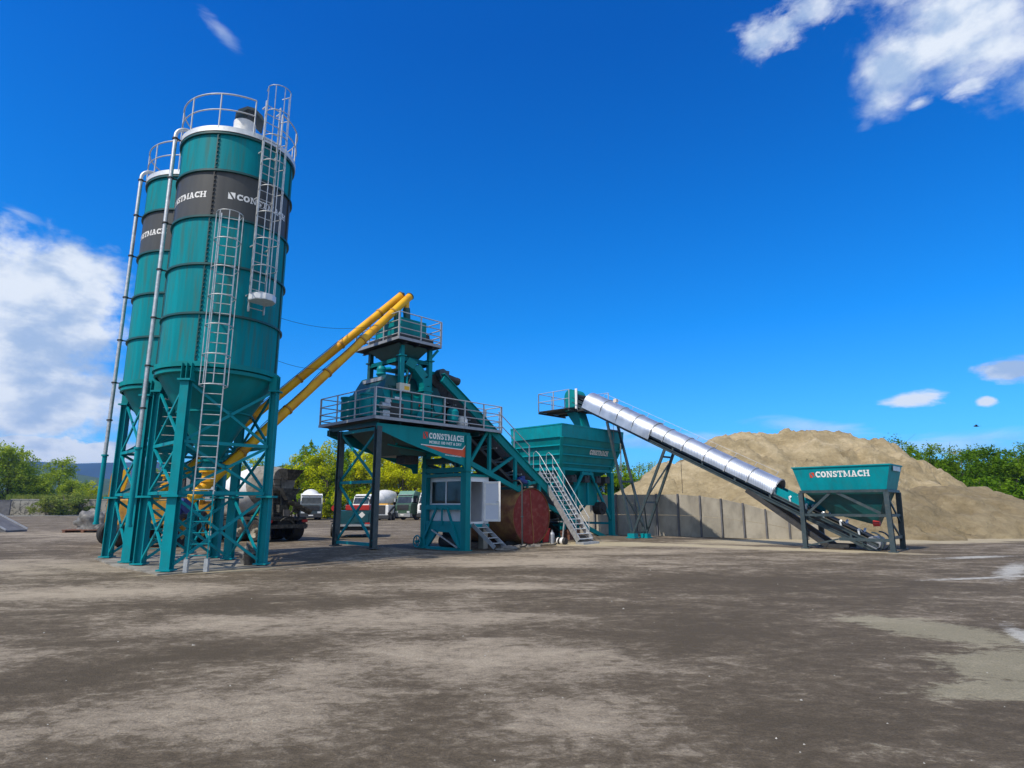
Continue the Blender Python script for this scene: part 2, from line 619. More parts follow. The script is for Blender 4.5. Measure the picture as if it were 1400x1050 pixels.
n_w = g.noise(g.mapping(AV, loc=(5, 5, 0), rot=(0, 0, rad(-12)), scale=(.16, .8, 1)), 1.0, 7, .6, .6)
m_w = g.mr(g.math('MULTIPLY_ADD', n_w, 1.5, g.math('ADD', wisp, -.8)), .0, .8, 0, .42, True)
# unseen cumulus added behind and beside the camera to whiten the fill light
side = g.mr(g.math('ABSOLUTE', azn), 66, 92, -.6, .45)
n_fill = g.noise(g.mapping(PV, scale=(1.1, 1.1, 1)), 1.0, 7, .55, .3)
m_fill = g.math('MULTIPLY', g.mr(g.math('MULTIPLY_ADD', n_fill, 1.6, g.math('ADD', side, -.95)), .0, .3, 0, 1, True), g.mr(Z, .0, .06, 0, 1))
dens = smax([m_left, m_low, m_tr, m_wq, m_sm, m_w, m_fill])
# bright tops and blue-grey bodies
n_sh = g.noise(g.mapping(AV, loc=(1, 3, 0), scale=(.075, .20, 1)), 1.0, 6, .52, .2)
n_sh2 = g.noise(g.mapping(AV, loc=(4, 1.1, 0), scale=(.30, .42, 1)), 1.0, 7, .55, .1)
shf = g.mr(g.math('ADD', g.math('MULTIPLY', n_sh, .6), g.math('MULTIPLY', n_sh2, .5)), .46, .63, 0, 1, True)
ccol = g.mix(shf, (4.4, 6.0, 8.8), (9.0, 9.8, 11.0))
col = g.mix(dens, hs.outputs['Result'], ccol)
L.new(col, bg.inputs['Color'])
bg.inputs['Strength'].default_value = .09


# ------------------------------------------------------------------ the yard
def axis(lo, hi, step, far):
    a = []
    x = lo
    while x <= hi + 1e-6:
        a.append(x)
        x += step
    up, dn = [], []
    d, st = hi, step
    while d < far:
        st *= 1.35
        d += st
        up.append(d)
    d, st = lo, step
    while d > -far:
        st *= 1.35
        d -= st
        dn.append(d)
    return dn[::-1] + a + up


gx = axis(-22, 20, .7, 5000)
gy = axis(1, 46, .7, 5000)
gm = MB()
nx = len(gx)
gm.v = [(x, y, gz(x, y) + .012 * (mnoise.noise((x * .6, y * .6, 0)) if -25 < x < 25 and 0 < y < 50 else 0)) for y in gy for x in gx]
for j in range(len(gy) - 1):
    for i in range(nx - 1):
        gm.f.append((j * nx + i, j * nx + i + 1, (j + 1) * nx + i + 1, (j + 1) * nx + i))
gm.sm = [True] * len(gm.f)

mg = bpy.data.materials.new('worn_yard_surface')
N, L = nt(mg)
g = NG(mg)
b = N['Principled BSDF']
geo = N.new('ShaderNodeNewGeometry')
PV = geo.outputs['Position']
sx = N.new('ShaderNodeSeparateXYZ')
L.new(PV, sx.inputs[0])
gX, gY, _ = sx.outputs


def patch(x, y, rx, ry, rot=0.0):
    da = g.math('SUBTRACT', gX, x)
    de = g.math('SUBTRACT', gY, y)
    c, s = cos(rad(rot)), sin(rad(rot))
    u = g.math('DIVIDE', g.math('ADD', g.math('MULTIPLY', da, c), g.math('MULTIPLY', de, s)), rx)
    v = g.math('DIVIDE', g.math('SUBTRACT', g.math('MULTIPLY', de, c), g.math('MULTIPLY', da, s)), ry)
    q = g.math('ADD', g.math('MULTIPLY', u, u), g.math('MULTIPLY', v, v))
    return g.math('SUBTRACT', 1.0, g.math('SQRT', q), clamp=True)


big = g.noise(g.mapping(PV, rot=(0, 0, rad(8)), scale=(.16, .27, .2)), 1.0, 6, .62, .5)
med = g.noise(g.mapping(PV, rot=(0, 0, rad(-18)), scale=(.62, 1.15, 1)), 1.0, 9, .68, .6)
fine = g.noise(g.mapping(PV, rot=(0, 0, rad(5)), scale=(3.8, 5.6, 5)), 1.0, 8, .72, .5)
grain = g.noise(PV, 46.0, 4, .75)
grit = g.noise(g.mapping(PV, rot=(0, 0, rad(-6)), scale=(11, 15, 12)), 1.0, 7, .78, .5)
light = smax([patch(-1.9, 6.7, 2.0, 1.1, 15), patch(-14, 18, 7, 3.6, 0), patch(-4.6, 9.2, 1.6, .7, 20), patch(-.4, 7.4, 2.6, 1.5, 12), patch(-2.4, 5.6, 2.1, 1.2, 20), patch(-1.6, 9.6, 4.2, 1.5, 6), patch(.6, 5.4, 1.3, .8, -20), patch(-5.9, 7.1, 1.6, .9),
              patch(-9, 12.5, 5, 1.9, 8), patch(1.5, 19.5, 8, 3.0, 10), patch(9.5, 25.5, 8, 1.5, -32), patch(4, 23, 6, 2, 20), patch(-22, 40, 14, 12, 0), patch(-1, 13.5, 4, 1.0, 4)])
darkp = smax([patch(-4.1, 6.9, 1.9, 1.5, 30), patch(-4.8, 11.2, 4.2, 1.4, 10), patch(2.6, 5.0, 2.6, 1.6, 0), patch(2.6, 9.8, 3.0, 3.2, 0), patch(5.4, 14, 5.5, 3.2, 10), patch(-.5, 16.5, 5.5, 1.2, 5)])
ct = N.new('ShaderNodeMix')     # combined weight
f0 = g.math('MULTIPLY_ADD', big, .9, -.10)
f1 = g.math('MULTIPLY_ADD', g.math('SUBTRACT', med, .5), 1.5, f0)
f2 = g.math('MULTIPLY_ADD', g.math('SUBTRACT', fine, .5), 1.25, f1)
f3 = g.math('MULTIPLY_ADD', light, .44, f2)
f4 = g.math('MULTIPLY_ADD', g.math('SUBTRACT', grit, .5), .95, g.math('MULTIPLY_ADD', darkp, -.28, f3))
# tyre tracks sweeping round the plant
tracks = None
for (cx_, cy_, R_t) in ((-9.0, -6.0, 15.2), (-9.0, -6.0, 17.1), (16.0, -9.0, 20.5), (16.0, -9.0, 22.4), (3.0, 42.0, 27.5), (3.0, 42.0, 29.4), (-20, 6, 17.5), (-20, 6, 19.3)):
    dx_ = g.math('SUBTRACT', gX, cx_)
    dy_ = g.math('SUBTRACT', gY, cy_)
    dd_ = g.math('ABSOLUTE', g.math('SUBTRACT', g.math('SQRT', g.math('ADD', g.math('MULTIPLY', dx_, dx_), g.math('MULTIPLY', dy_, dy_))), R_t))
    tk = g.mr(dd_, .34, .16, 0, 1, True)
    tracks = tk if tracks is None else g.math('MAXIMUM', tracks, tk)
tracks = g.math('MULTIPLY', tracks, g.mr(med, .35, .65, 0, 1, True))
f4 = g.math('MULTIPLY_ADD', tracks, -.13, f4)
base = ramp(N, [(.05, (.088, .068, .043)), (.30, (.122, .095, .063)), (.42, (.168, .136, .095)), (.54, (.25, .206, .150)), (.88, (.37, .31, .23))])
L.new(f4, base.inputs[0])
# grey-white cement slurry and pale sand dragged out by lorries
tanp = smax([patch(5.6, 7.0, 1.7, 1.05, 35), patch(5.9, 9.0, 1.0, 1.7, 30), patch(4.9, 6.2, 1.5, .45, 8)])
tf = g.mr(g.math('MULTIPLY_ADD', grit, .8, g.math('MULTIPLY_ADD', fine, 1.2, g.math('MULTIPLY_ADD', med, 1.1, g.math('ADD', tanp, -1.62)))), .10, .42, 0, .72, True)
c1 = g.mix(tf, base.outputs[0], (.31, .28, .19))
whp = smax([patch(13.4, 16.9, .55, 5.2, -42), patch(6.75, 8.5, .26, 1.7, -28), patch(15.5, 21, 3.2, .6, 20), patch(11.5, 15.2, 3.6, .30, 16)])
wf = g.mr(g.math('MULTIPLY_ADD', grit, 1.1, g.math('MULTIPLY_ADD', fine, 1.3, g.math('MULTIPLY_ADD', med, .6, g.math('ADD', whp, -1.72)))), .05, .60, 0, .75, True)
c2 = g.mix(wf, c1, (.50, .49, .45))
sandp = smax([patch(10.3, 25.3, 6.6, 1.25, -33), patch(4.5, 27.5, 5, 1.6, 0), patch(18, 31, 14, 4, 12), patch(-7.6, 16.6, 2.6, .35, 35)])
sf = g.mr(g.math('MULTIPLY_ADD', med, .8, g.math('ADD', sandp, -.38)), .15, .45, 0, .8, True)
c3 = g.mix(sf, c2, (.44, .375, .25))
gr = g.mr(grain, .3, .7, .66, 1.34)
hsv = N.new('ShaderNodeHueSaturation')
L.new(c3, hsv.inputs['Color'])
L.new(gr, hsv.inputs['Value'])
# far off the yard the ground is meadow
dist = g.math('SQRT', g.math('ADD', g.math('MULTIPLY', gX, gX), g.math('MULTIPLY', gY, gY)))
c5 = g.mix(g.mr(dist, 128, 150, 0, 1, True), hsv.outputs[0], (.09, .13, .035))
L.new(c5, b.inputs['Base Color'])
b.inputs['Roughness'].default_value = .88
b.inputs['Specular IOR Level'].default_value = .25
bh = g.math('MULTIPLY_ADD', grain, .5, g.math('MULTIPLY_ADD', grit, .9, g.math('MULTIPLY_ADD', fine, .9, med)))
bp = N.new('ShaderNodeBump')
bp.inputs['Strength'].default_value = .85
bp.inputs['Distance'].default_value = .03
L.new(bh, bp.inputs['Height'])
L.new(bp.outputs[0], b.inputs['Normal'])
gm.build('ground', mg, kind='structure', recalc=False)

# concrete pad under the silos
pm = MB()
pad = [(-13.4, 20.2), (-11.2, 17.75), (-10.75, 17.45), (-8.72, 15.55), (-6.75, 17.7), (-8.8, 20.0), (-11.1, 22.1)]
pm.prism(pad, lambda u, v, w: (u, v, w), -.05, .045)
tag(pm.build('silo_pad', pmat('stained_pad', (.13, .12, .10), (.30, .28, .24), rough=.9, scale=1.1, dirt=(.42, .40, .36), dirt_amt=.6, bump=.3)), kind='structure')

# hills behind the yard
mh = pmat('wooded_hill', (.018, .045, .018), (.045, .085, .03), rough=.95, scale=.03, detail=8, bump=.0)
mf = pmat('haze_blue_far_ridge', (.010, .032, .060), (.016, .048, .085), rough=.95, scale=.006, detail=8)  # blue of the distant haze put into the ridge's own colour


def ridge(name, y, x0, x1, hf, depth, mat, n=70):
    m = MB()
    vs = []
    rows = 7
    for k in range(rows):
        t = k / (rows - 1)
        prof = sin(t * pi / 2) ** .8
        for i in range(n):
            x = x0 + (x1 - x0) * i / (n - 1)
            h = hf(x) * prof
            h += .05 * hf(x) * mnoise.noise((x * .012, t * 3, 2.2)) * (t > 0)
            vs.append((x, y + depth * t, h - (4 if k == 0 else 0)))
    for i in range(n):
        x = x0 + (x1 - x0) * i / (n - 1)
        vs.append((x, y + depth * 2, -4))
    fs = []
    for k in range(rows):
        for i in range(n - 1):
            fs.append((k * n + i, k * n + i + 1, (k + 1) * n + i + 1, (k + 1) * n + i))
    m.add(vs, fs, True)
    return m.build(name, mat, kind='structure')


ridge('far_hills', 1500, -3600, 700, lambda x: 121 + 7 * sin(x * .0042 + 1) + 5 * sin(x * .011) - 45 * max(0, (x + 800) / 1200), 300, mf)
ridge('wooded_hill', 620, -700, -40, lambda x: 21 + 6 * sin(x * .012) + 30 * exp(-((x + 262) / 46) ** 2) + 45 * exp(-((x + 640) / 120) ** 2), 120, mh)

# the air between here and the hills
hz = MB()
hz.bx((-5200, -60, -8), (5200, 2300, 142))
mz = bpy.data.materials.new('thin_summer_haze')
N, L = nt(mz)
N.remove(N['Principled BSDF'])
pv = N.new('ShaderNodeVolumePrincipled')
pv.inputs['Color'].default_value = (.22, .50, 1.0, 1)
pv.inputs['Density'].default_value = .0002
pv.inputs['Anisotropy'].default_value = .2
L.new(pv.outputs[0], N['Material Output'].inputs['Volume'])
if HAZE:
    hz.build('haze', mz, kind='stuff')
# ------------------------------------------------------------------ lettering
T_ = .26     # stroke of the slab letters, cap height 1


def _arc(cx, cy, rx, ry, a0, a1, t, n=14):
    out = []
    for i in range(n):
        a, b = rad(a0 + (a1 - a0) * i / n), rad(a0 + (a1 - a0) * (i + 1) / n)
        out.append([(cx + rx * cos(a), cy + ry * sin(a)), (cx + rx * cos(b), cy + ry * sin(b)),
                    (cx + (rx - t) * cos(b), cy + (ry - t * .8) * sin(b)), (cx + (rx - t) * cos(a), cy + (ry - t * .8) * sin(a))])
    return out


def _r(x0, y0, x1, y1):
    return [(x0, y0), (x1, y0), (x1, y1), (x0, y1)]


S_ = .15     # slab thickness
GLYPH = {
    'C': (.86, _arc(.45, .5, .45, .5, 42, 318, T_ * 1.1) + [_r(.72, .62, .84, .99), _r(.72, .04, .84, .3)]),
    'O': (.94, _arc(.47, .5, .47, .5, 0, 360, T_ * 1.1, 22)),
    'N': (1.02, [_r(.1, S_, .27, 1 - S_), _r(.76, 0, .93, 1 - S_), [(.08, 1), (.34, 1), (.93, 0), (.68, 0)], _r(0, 0, .4, S_), _r(.62, 1 - S_, 1.02, 1), _r(0, 1 - S_, .2, 1)]),
    'S': (.74, _arc(.36, .72, .34, .28, 20, 270, T_, 12) + _arc(.36, .275, .36, .275, 90, -160, T_, 12) + [_r(.58, .66, .69, .98), _r(.02, .02, .13, .34)]),
    'T': (.88, [_r(.33, S_, .55, 1 - S_), _r(.2, 0, .68, S_), _r(0, 1 - S_, .88, 1), _r(0, .64, .13, 1 - S_), _r(.75, .64, .88, 1 - S_)]),
    'M': (1.22, [_r(.1, S_, .28, 1 - S_), _r(.93, S_, 1.13, 1 - S_), [(.06, 1), (.34, 1), (.66, .2), (.53, .1)], [(.56, .1), (.69, .2), (.94, 1), (1.16, 1), (.9, .6)], _r(0, 0, .4, S_), _r(.82, 0, 1.22, S_), _r(0, 1 - S_, .2, 1), _r(1.02, 1 - S_, 1.22, 1)]),
    'A': (1.0, [[(.13, S_), (.31, S_), (.56, 1), (.38, 1)], [(.66, S_), (.88, S_), (.62, 1), (.42, 1)], _r(.3, .28, .72, .43), _r(0, 0, .42, S_), _r(.56, 0, 1.0, S_), _r(.3, 1 - S_, .56, 1)]),
    'H': (1.02, [_r(.1, S_, .32, 1 - S_), _r(.7, S_, .92, 1 - S_), _r(.32, .43, .7, .57), _r(0, 0, .42, S_), _r(.6, 0, 1.02, S_), _r(0, 1 - S_, .42, 1), _r(.6, 1 - S_, 1.02, 1)]),
}


def slab_word(word, gap=.08):
    polys, x = [], 0
    for ch in word:
        w, ps = GLYPH[ch]
        polys += [[(u + x, v) for u, v in p] for p in ps]
        x += w + gap
    return polys, x - gap


def letter_mesh(polys, fn, d0=.004):
    """fn(u,v,d) puts the flat letters on a surface, d being the height above it"""
    m = MB()
    for k, p in enumerate(polys):
        d = d0 + .0006 * (k % 5)
        q = []
        for i, (u, v) in enumerate(p):
            q.append(fn(u, v, d))
        m.poly(q)
    return m


def logo_polys(x, sz=1.06):
    y = -.03
    return ([[(x, y + sz), (x, y), (x + sz * .62, y)]], [[(x + sz * .22, y + sz), (x + sz * .88, y + sz), (x + sz * .88, y + .06)]])


def font_mesh(text, name, mat, parent, size, fn, d=.004):
    """small plain lettering from the built-in font, wrapped onto a surface by fn(u,v,d)"""
    cu = bpy.data.curves.new('lettering', 'FONT')
    cu.body = text
    cu.size = size
    cu.resolution_u = 3
    cu.offset = size * .018
    ob = bpy.data.objects.new('lettering', cu)
    COL.objects.link(ob)
    bpy.context.view_layer.update()
    dg = bpy.context.evaluated_depsgraph_get()
    me = ob.evaluated_get(dg).to_mesh()
    vs = [fn(v.co.x, v.co.y, d) for v in me.vertices]
    fs = [tuple(p.vertices) for p in me.polygons]
    ob.evaluated_get(dg).to_mesh_clear()
    bpy.data.objects.remove(ob)
    bpy.data.curves.remove(cu)
    m = MB()
    m.add(vs, fs)
    return m.build(name, mat, parent)


# ------------------------------------------------------------------ cement silos
ZR = [5.45, 6.9, 8.35, 9.8, 11.25, 12.45]
RS = 1.62
A_UP, A_LO = rad(-38), None


def pol(r, a, z):
    return (r * cos(a), r * sin(a), z)


def make_silo(loc, label):
    t = thing('cement_silo', label, 'silo', loc, 0, 'cement silos on the concrete pad')
    m = MB()
    for a, b_ in ((0, 3), (4, 5)):
        m.lathe([(RS, ZR[a]), (RS, ZR[b_])], 96)
    m.build('shell', M['teal_silo'], t)
    m = MB()
    m.lathe([(RS + .002, ZR[3]), (RS + .002, ZR[4])], 96)
    m.build('dark_band', M['band'], t)
    for i, z in enumerate(ZR):
        m = MB()
        w, h = (.10, .07) if i == 0 else (.062, .03)
        m.lathe([(RS, z - h), (RS + w, z - h), (RS + w, z + h), (RS, z + h)], 96, flat=False)
        if i == 0:
            m.lathe([(RS, z - .22), (RS + .05, z - .2), (RS + .05, z - .1)], 96)
        m.build('flange_ring', M['teal_dk'] if i else M['teal'], t)
    for k in range(4):
        a = rad(-86 + 90 * k)
        for z0, z1, mt in ((ZR[0] + .07, ZR[3] - .04, M['teal_dk']), (ZR[3] + .04, ZR[4] - .04, M['dark']), (ZR[4] + .04, ZR[5] - .04, M['teal_dk'])):  # seam shadow put into the flange colour, darker than the shell
            m = MB()
            c, s = cos(a), sin(a)
            R = Matrix.Rotation(a, 3, 'Z')
            m.box(pol(RS + .015, a, (z0 + z1) / 2), (.05, .028, z1 - z0), R)
            z = z0 + .06
            while z < z1:
                m.box(pol(RS + .02, a + .016, z), (.035, .05, .03), R)
                z += .13
            m.build('seam_flange', mt, t)
    # cone and outlet
    m = MB()
    m.lathe([(RS + .01, 5.36), (.98, 4.27), (.23, 2.96)], 64)
    m.lathe([(.99, 4.25), (1.03, 4.25), (1.03, 4.30), (.96, 4.30)], 64)
    m.lathe([(.23, 2.96), (.33, 2.96), (.33, 2.9), (.2, 2.9)], 32)
    m.build('cone', M['teal'], t)
    m = MB()
    m.lathe([(.20, 2.9), (.20, 2.72), (.28, 2.72), (.28, 2.66), (.18, 2.66)], 24)
    m.box((.22, 0, 2.8), (.34, .22, .1))
    m.tube((.3, .1, 2.8), (.62, .1, 2.8), .03)
    m.build('slide_valve', M['teal_frame'], t)
    # roof
    m = MB()
    m.lathe([(0, 12.74), (RS, 12.62)], 64)
    m.build('roof', M['galv_pale'], t)
    m = MB()
    m.lathe([(RS, 12.5), (RS + .075, 12.5), (RS + .075, 12.66), (RS, 12.66)], 96)
    m.build('roof_rim', M['galv_pale'], t)
    # rail round the roof with a gap at the ladder
    m = MB()
    gap0, gap1 = rad(-38 + 15), rad(-38 - 15 + 360)
    for z, r in ((13.72, .024), (13.2, .02)):
        pts = [pol(RS + .06, gap0 + (gap1 - gap0) * i / 60, z) for i in range(61)]
        m.pipe(pts, r, 6)
    for i in range(11):
        a = gap0 + (gap1 - gap0) * i / 10
        m.tube(pol(RS + .06, a, 12.6), pol(RS + .06, a, 13.72), .022, 6)
    m.build('roof_railing', M['rail'], t)
    # dust filter with its hood
    fx, fy = .42, -.72
    m = MB()
    m.lathe([(.32, 12.6), (.32, 13.36), (0, 13.40)], 28, c=(fx, fy, 0))
    m.lathe([(.32, 12.86), (.345, 12.86), (.345, 12.9), (.32, 12.9)], 28, c=(fx, fy, 0))
    f = m.build('filter', M['white'], t)
    m = MB()
    Rf = Matrix.Rotation(rad(28), 3, 'Z')

    def hp(u, v, w):
        p = Rf @ Vector((u, w, 0))
        return (fx + .1 + p.x * .82, fy + .05 + p.y * .82, 13.2 + (v - 13.2) * .85 + .2)
    m.prism([(-.5, 13.22), (-.42, 13.40), (-.12, 13.62), (.12, 13.62), (.42, 13.40), (.5, 13.22), (.46, 13.2), (.1, 13.52), (-.1, 13.52), (-.46, 13.2)], hp, -.46, .46)
    m.build('filter_hood', M['anth'], t)
    m = MB()
    m.box((-.3, .5, 12.86), (.3, .3, .34))
    m.build('roof_hatch', M['galv'], t)
    m = MB()
    m.lathe([(.22, 12.68), (.22, 12.95), (.1, 13.05), (0, 13.05)], 16, c=(-.6, -.2, 0))
    m.build('relief_valve', M['galv'], t)

    # ladders: frame axes at angle a, r outward, w sideways
    def lad(name, a, r, z0, z1, mat, width=.46, px=None):
        ca, sa = cos(a), sin(a)

        def P(o, w, z):
            return (ca * (r + o) - sa * w, sa * (r + o) + ca * w, z)
        m = MB()
        for s in (-1, 1):
            m.beam(P(0, s * width / 2, z0), P(0, s * width / 2, z1), .03, .07, (ca, sa, 0))
        z = z0 + .12
        while z < z1 - .05:
            m.tube(P(0, -width / 2, z), P(0, width / 2, z), .014, 6)
            z += .28
        z = z0 + .5
        while z < z1:
            if z > 5.3:
                for s in (-1, 1):
                    m.beam(P(0, s * width / 2, z), P(RS - r + .02, s * width / 2, z), .04, .04)
            z += 1.5
        return P, m.build(name, mat, t)

    def cage(P, parent, z0, z1, width=.46, d=.68, step=.85, top_ext=0):
        m = MB()
        ring = [(0.02, -width / 2 - .02)] + [(.32 + .36 * sin(rad(q)) if False else .27 + .34 * cos(rad(q)), .34 * sin(rad(q))) for q in range(-90, 91, 15)] + [(0.02, width / 2 + .02)]
        n = int(round((z1 - z0) / step))
        for i in range(n + 1):
            z = z0 + (z1 - z0) * i / n
            m.pipe([P(o, w, z) for o, w in ring], .014, 5)
        for q in (-90, -45, 0, 45, 90):
            o, w = .27 + .34 * cos(rad(q)), .34 * sin(rad(q))
            m.beam(P(o, w, z0), P(o, w, z1), .022, .012, (P(1, 0, 0)[0] - P(0, 0, 0)[0], P(1, 0, 0)[1] - P(0, 0, 0)[1], 0))
        return m.build('safety_cage', M['galv'], parent)

    P, l_up = lad('upper_ladder', rad(-38), 1.84, 7.05, 13.75, M['galv'])
    cage(P, l_up, 7.5, 14.05)
    m = MB()
    oct_ = [(0, -.28), (.2, -.36), (.46, -.3), (.62, -.1), (.62, .1), (.46, .3), (.2, .36), (0, .28)]
    m.prism(oct_, lambda u, v, w: P(u + .02, v, w), 7.32, 7.37)
    for (u0, v0), (u1, v1) in zip(oct_, oct_[1:]):
        m.beam(P(u0 + .02, v0, 7.42), P(u1 + .02, v1, 7.42), .012, .16)
    m.build('rest_platform', M['galv_pale'], l_up)
    ang = atan2(15.95 - 17.75, -7.98 + 8.77)
    P, l_lo = lad('lower_ladder', ang, 1.97, 1.95, 9.75, M['galv'])
    cage(P, l_lo, 4.75, 9.62, step=.8)
    P, l_b = lad('ladder_base', ang, 1.97, .3, 1.95, M['teal_frame'])
    for s in (-.23, .23):
        m = MB()
        m.bx((P(0, s, 0)[0] - .05, P(0, s, 0)[1] - .05, .02), (P(0, s, 0)[0] + .05, P(0, s, 0)[1] + .05, .34))
        m.build('ladder_foot', M['galv'], l_b)
    # filling pipe
    a = rad(-140)
    r = 1.85
    pts = [pol(r, a, 3.2), pol(r, a, 12.65)] + [pol(r - .30 * (1 - cos(rad(q))), a, 12.65 + .30 * sin(rad(q))) for q in range(15, 91, 15)] + [pol(r - .42, a, 12.95), pol(r - .55, a, 12.86), pol(r - .6, a, 12.6)]
    m = MB()
    m.pipe(pts, .057, 12)
    fp = m.build('filling_pipe', M['galv'], t)
    for z in (4.3, 5.5, 6.9, 8.35, 9.8, 11.25, 12.55):
        m = MB()
        m.tube(pol(r, a, z - .02), pol(r, a, z + .02), .085, 12)
        if z > 5:
            m.beam(pol(r, a, z), pol(RS, a, z), .04, .03)
        m.build('pipe_clamp', M['dark'], fp)
    m = MB()
    m.tube(pol(r, a, 1.12), pol(r, a, 3.2), .066, 12)
    m.tube(pol(r, a, 3.17), pol(r, a, 3.22), .1, 12)
    m.tube(pol(r, a, 1.1), pol(r, a, 1.16), .085, 12)
    m.build('pipe_foot', M['teal_frame'], fp)
    # legs, at the four compass points
    rl = 1.72
    for k in range(4):
        a = rad(-90 + 90 * k)
        ca, sa = cos(a), sin(a)
        m = MB()
        m.ibeam(pol(rl, a, .04), pol(rl, a, 1.88), .25, .24, .025, (ca, sa, 0))
        m.ibeam(pol(rl, a, 1.94), pol(rl, a, 4.95), .23, .2, .022, (ca, sa, 0))
        R = Matrix.Rotation(a, 3, 'Z')
        m.box(pol(rl, a, 1.91), (.46, .42, .055), R)
        m.box(pol(rl, a, .06), (.36, .36, .04), R)
        m.box(pol(rl + .02, a, 4.98), (.3, .34, .05), R)
        m.build('leg', M['teal_frame'], t)
        m = MB()
        for s in (-.13, 0.0, .13):
            m.box((rl * ca * .985 - sa * s, rl * sa * .985 + ca * s, 5.22), (.22, .016, .46), R)
        m.build('leg_bracket', M['teal'], t)
    for k in range(4):
        a0, a1 = rad(-90 + 90 * k), rad(-90 + 90 * (k + 1))

        def Q(f, z):
            p, q = Vector(pol(rl - .02, a0, z)), Vector(pol(rl - .02, a1, z))
            return p.lerp(q, f)
        m = MB()
        e = .05
        for z0, z1 in ((.18, 1.8), (2.05, 3.28), (3.4, 4.9)):
            m.beam(Q(e, z0), Q(1 - e, z1), .05, .075)
            m.beam(Q(e, z1) + Vector((0, 0, .0)), Q(1 - e, z0), .05, .072)
        for z in (2.0, 3.34):
            m.beam(Q(.03, z), Q(.97, z), .07, .09)
        m.build('cross_bracing', M['teal_frame'], t)
    # the maker's name on the band, four times round
    for k in range(4):
        polys, wd = slab_word('CONSTMACH', .06)
        h = .19
        a0 = rad(-71 + 90 * k)

        def onto(u, v, d, a0=a0):
            a = a0 + (u * h) / RS
            return pol(RS + .002 + d, a, 10.40 + v * h)
        split = []
        for p in polys:
            split.append([(u + 1.22, v) for u, v in p])
        la, lb = logo_polys(0, 1.12)
        letter_mesh(split + la + lb, onto).build('lettering', M['letter'], t)
    return t


silo = make_silo((-8.77, 17.75, .03), 'nearer tall teal cement silo with charcoal band, standing in front of its twin')
silo2 = dup(silo, (-11.25, 20.15, .03), 0, 'farther teal cement silo at left, half hidden behind its twin')
# ------------------------------------------------------------------ screw conveyors
def arc_dir(p, q):
    return (Vector(q) - Vector(p)).normalized()


def screw(label, boot, top, spout_l):
    t = thing('screw_conveyor', label, 'screw conveyor', (boot[0], boot[1], 0), 0, 'yellow screw conveyors from silos to tower')
    o = Vector((boot[0], boot[1], 0))
    b = Vector(boot) - o
    e = Vector(top) - o
    d = (e - b).normalized()
    lo = b - d * .75
    m = MB()
    m.tube(lo, e, .152, 20)
    Ltot = (e - lo).length
    m.build('tube', M['yellow'], t)
    for k in range(1, 6):
        p = lo + d * (Ltot * k / 5.6)
        m = MB()
        m.tube(p - d * .035, p + d * .035, .18, 16)
        m.build('tube_flange', M['amber'], t)
    m = MB()
    m.tube(e, e + d * .05, .165, 20)
    m.tube(e + d * .05, e + d * .14, .06, 12)
    m.build('end_cap', M['dark'], t)
    m = MB()
    m.tube(b + Vector((0, 0, -.05)), b + Vector((0, 0, .34)), .19, 20)
    m.tube(b + Vector((0, 0, .30)), b + Vector((0, 0, .36)), .27, 20)
    m.tube(b + Vector((0, 0, .02)), b + Vector((0, 0, .07)), .235, 20)
    m.build('inlet_boot', M['yellow'], t)
    m = MB()
    m.tube(lo, lo - d * .28, .16, 16)
    m.tube(lo - d * .28, lo - d * .72, .125, 16)
    up = d.cross(Vector((0, 0, 1))).normalized()
    m.beam(lo - d * .02, lo - d * .3, .36, .34)
    m.build('gear_motor', M['blue'], t)
    # outlet spout and its bellows down to the cement scale
    m = MB()
    s0 = e - d * .22
    m.tube(s0 + Vector((0, 0, -.05)), s0 + Vector((0, 0, -.42)), .11, 14)
    m.build('outlet', M['yellow'], t)
    m = MB()
    p = s0 + Vector((0, 0, -.40))
    q = Vector(W(*spout_l)) - o
    pts = [p, p + Vector((0.02, 0, -.25)), p.lerp(q, .5) + Vector((.04, 0, -.05)), q + Vector((0, 0, .2)), q]
    m.pipe(pts, .145, 12)
    m.build('outlet_sleeve', M['teal_dk'], t)
    # clipped-on power cable
    m = MB()
    n = d.cross(Vector((0, 0, 1))).normalized().cross(d)
    pts = []
    for k in range(25):
        f = .12 + .62 * k / 24
        pts.append(lo + d * (Ltot * f) - n * -.17 + up * (.02 + .10 * sin(k * .7)) + Vector((0, 0, .0)))
    m.pipe(pts, .012, 5)
    m.build('power_cable', M['dark'], t)
    return t


T2 = W(2.2, 1.2, 10.12)
T1 = W(2.0, 1.5, 10.2)
screw('right-hand yellow screw conveyor, rising from under the nearer silo to the tower top', (-8.77, 17.75, 2.33), T2, (2.1, 1.25, 8.5))
screw('left-hand yellow screw conveyor, rising from under the farther silo to the tower top', (-11.25, 20.15, 2.33), T1, (1.9, 1.75, 8.5))

# ------------------------------------------------------------------ mixing tower
GC = gz(*W(.3, .3)[:2])
GK = gz(*W(4.62, .3)[:2])


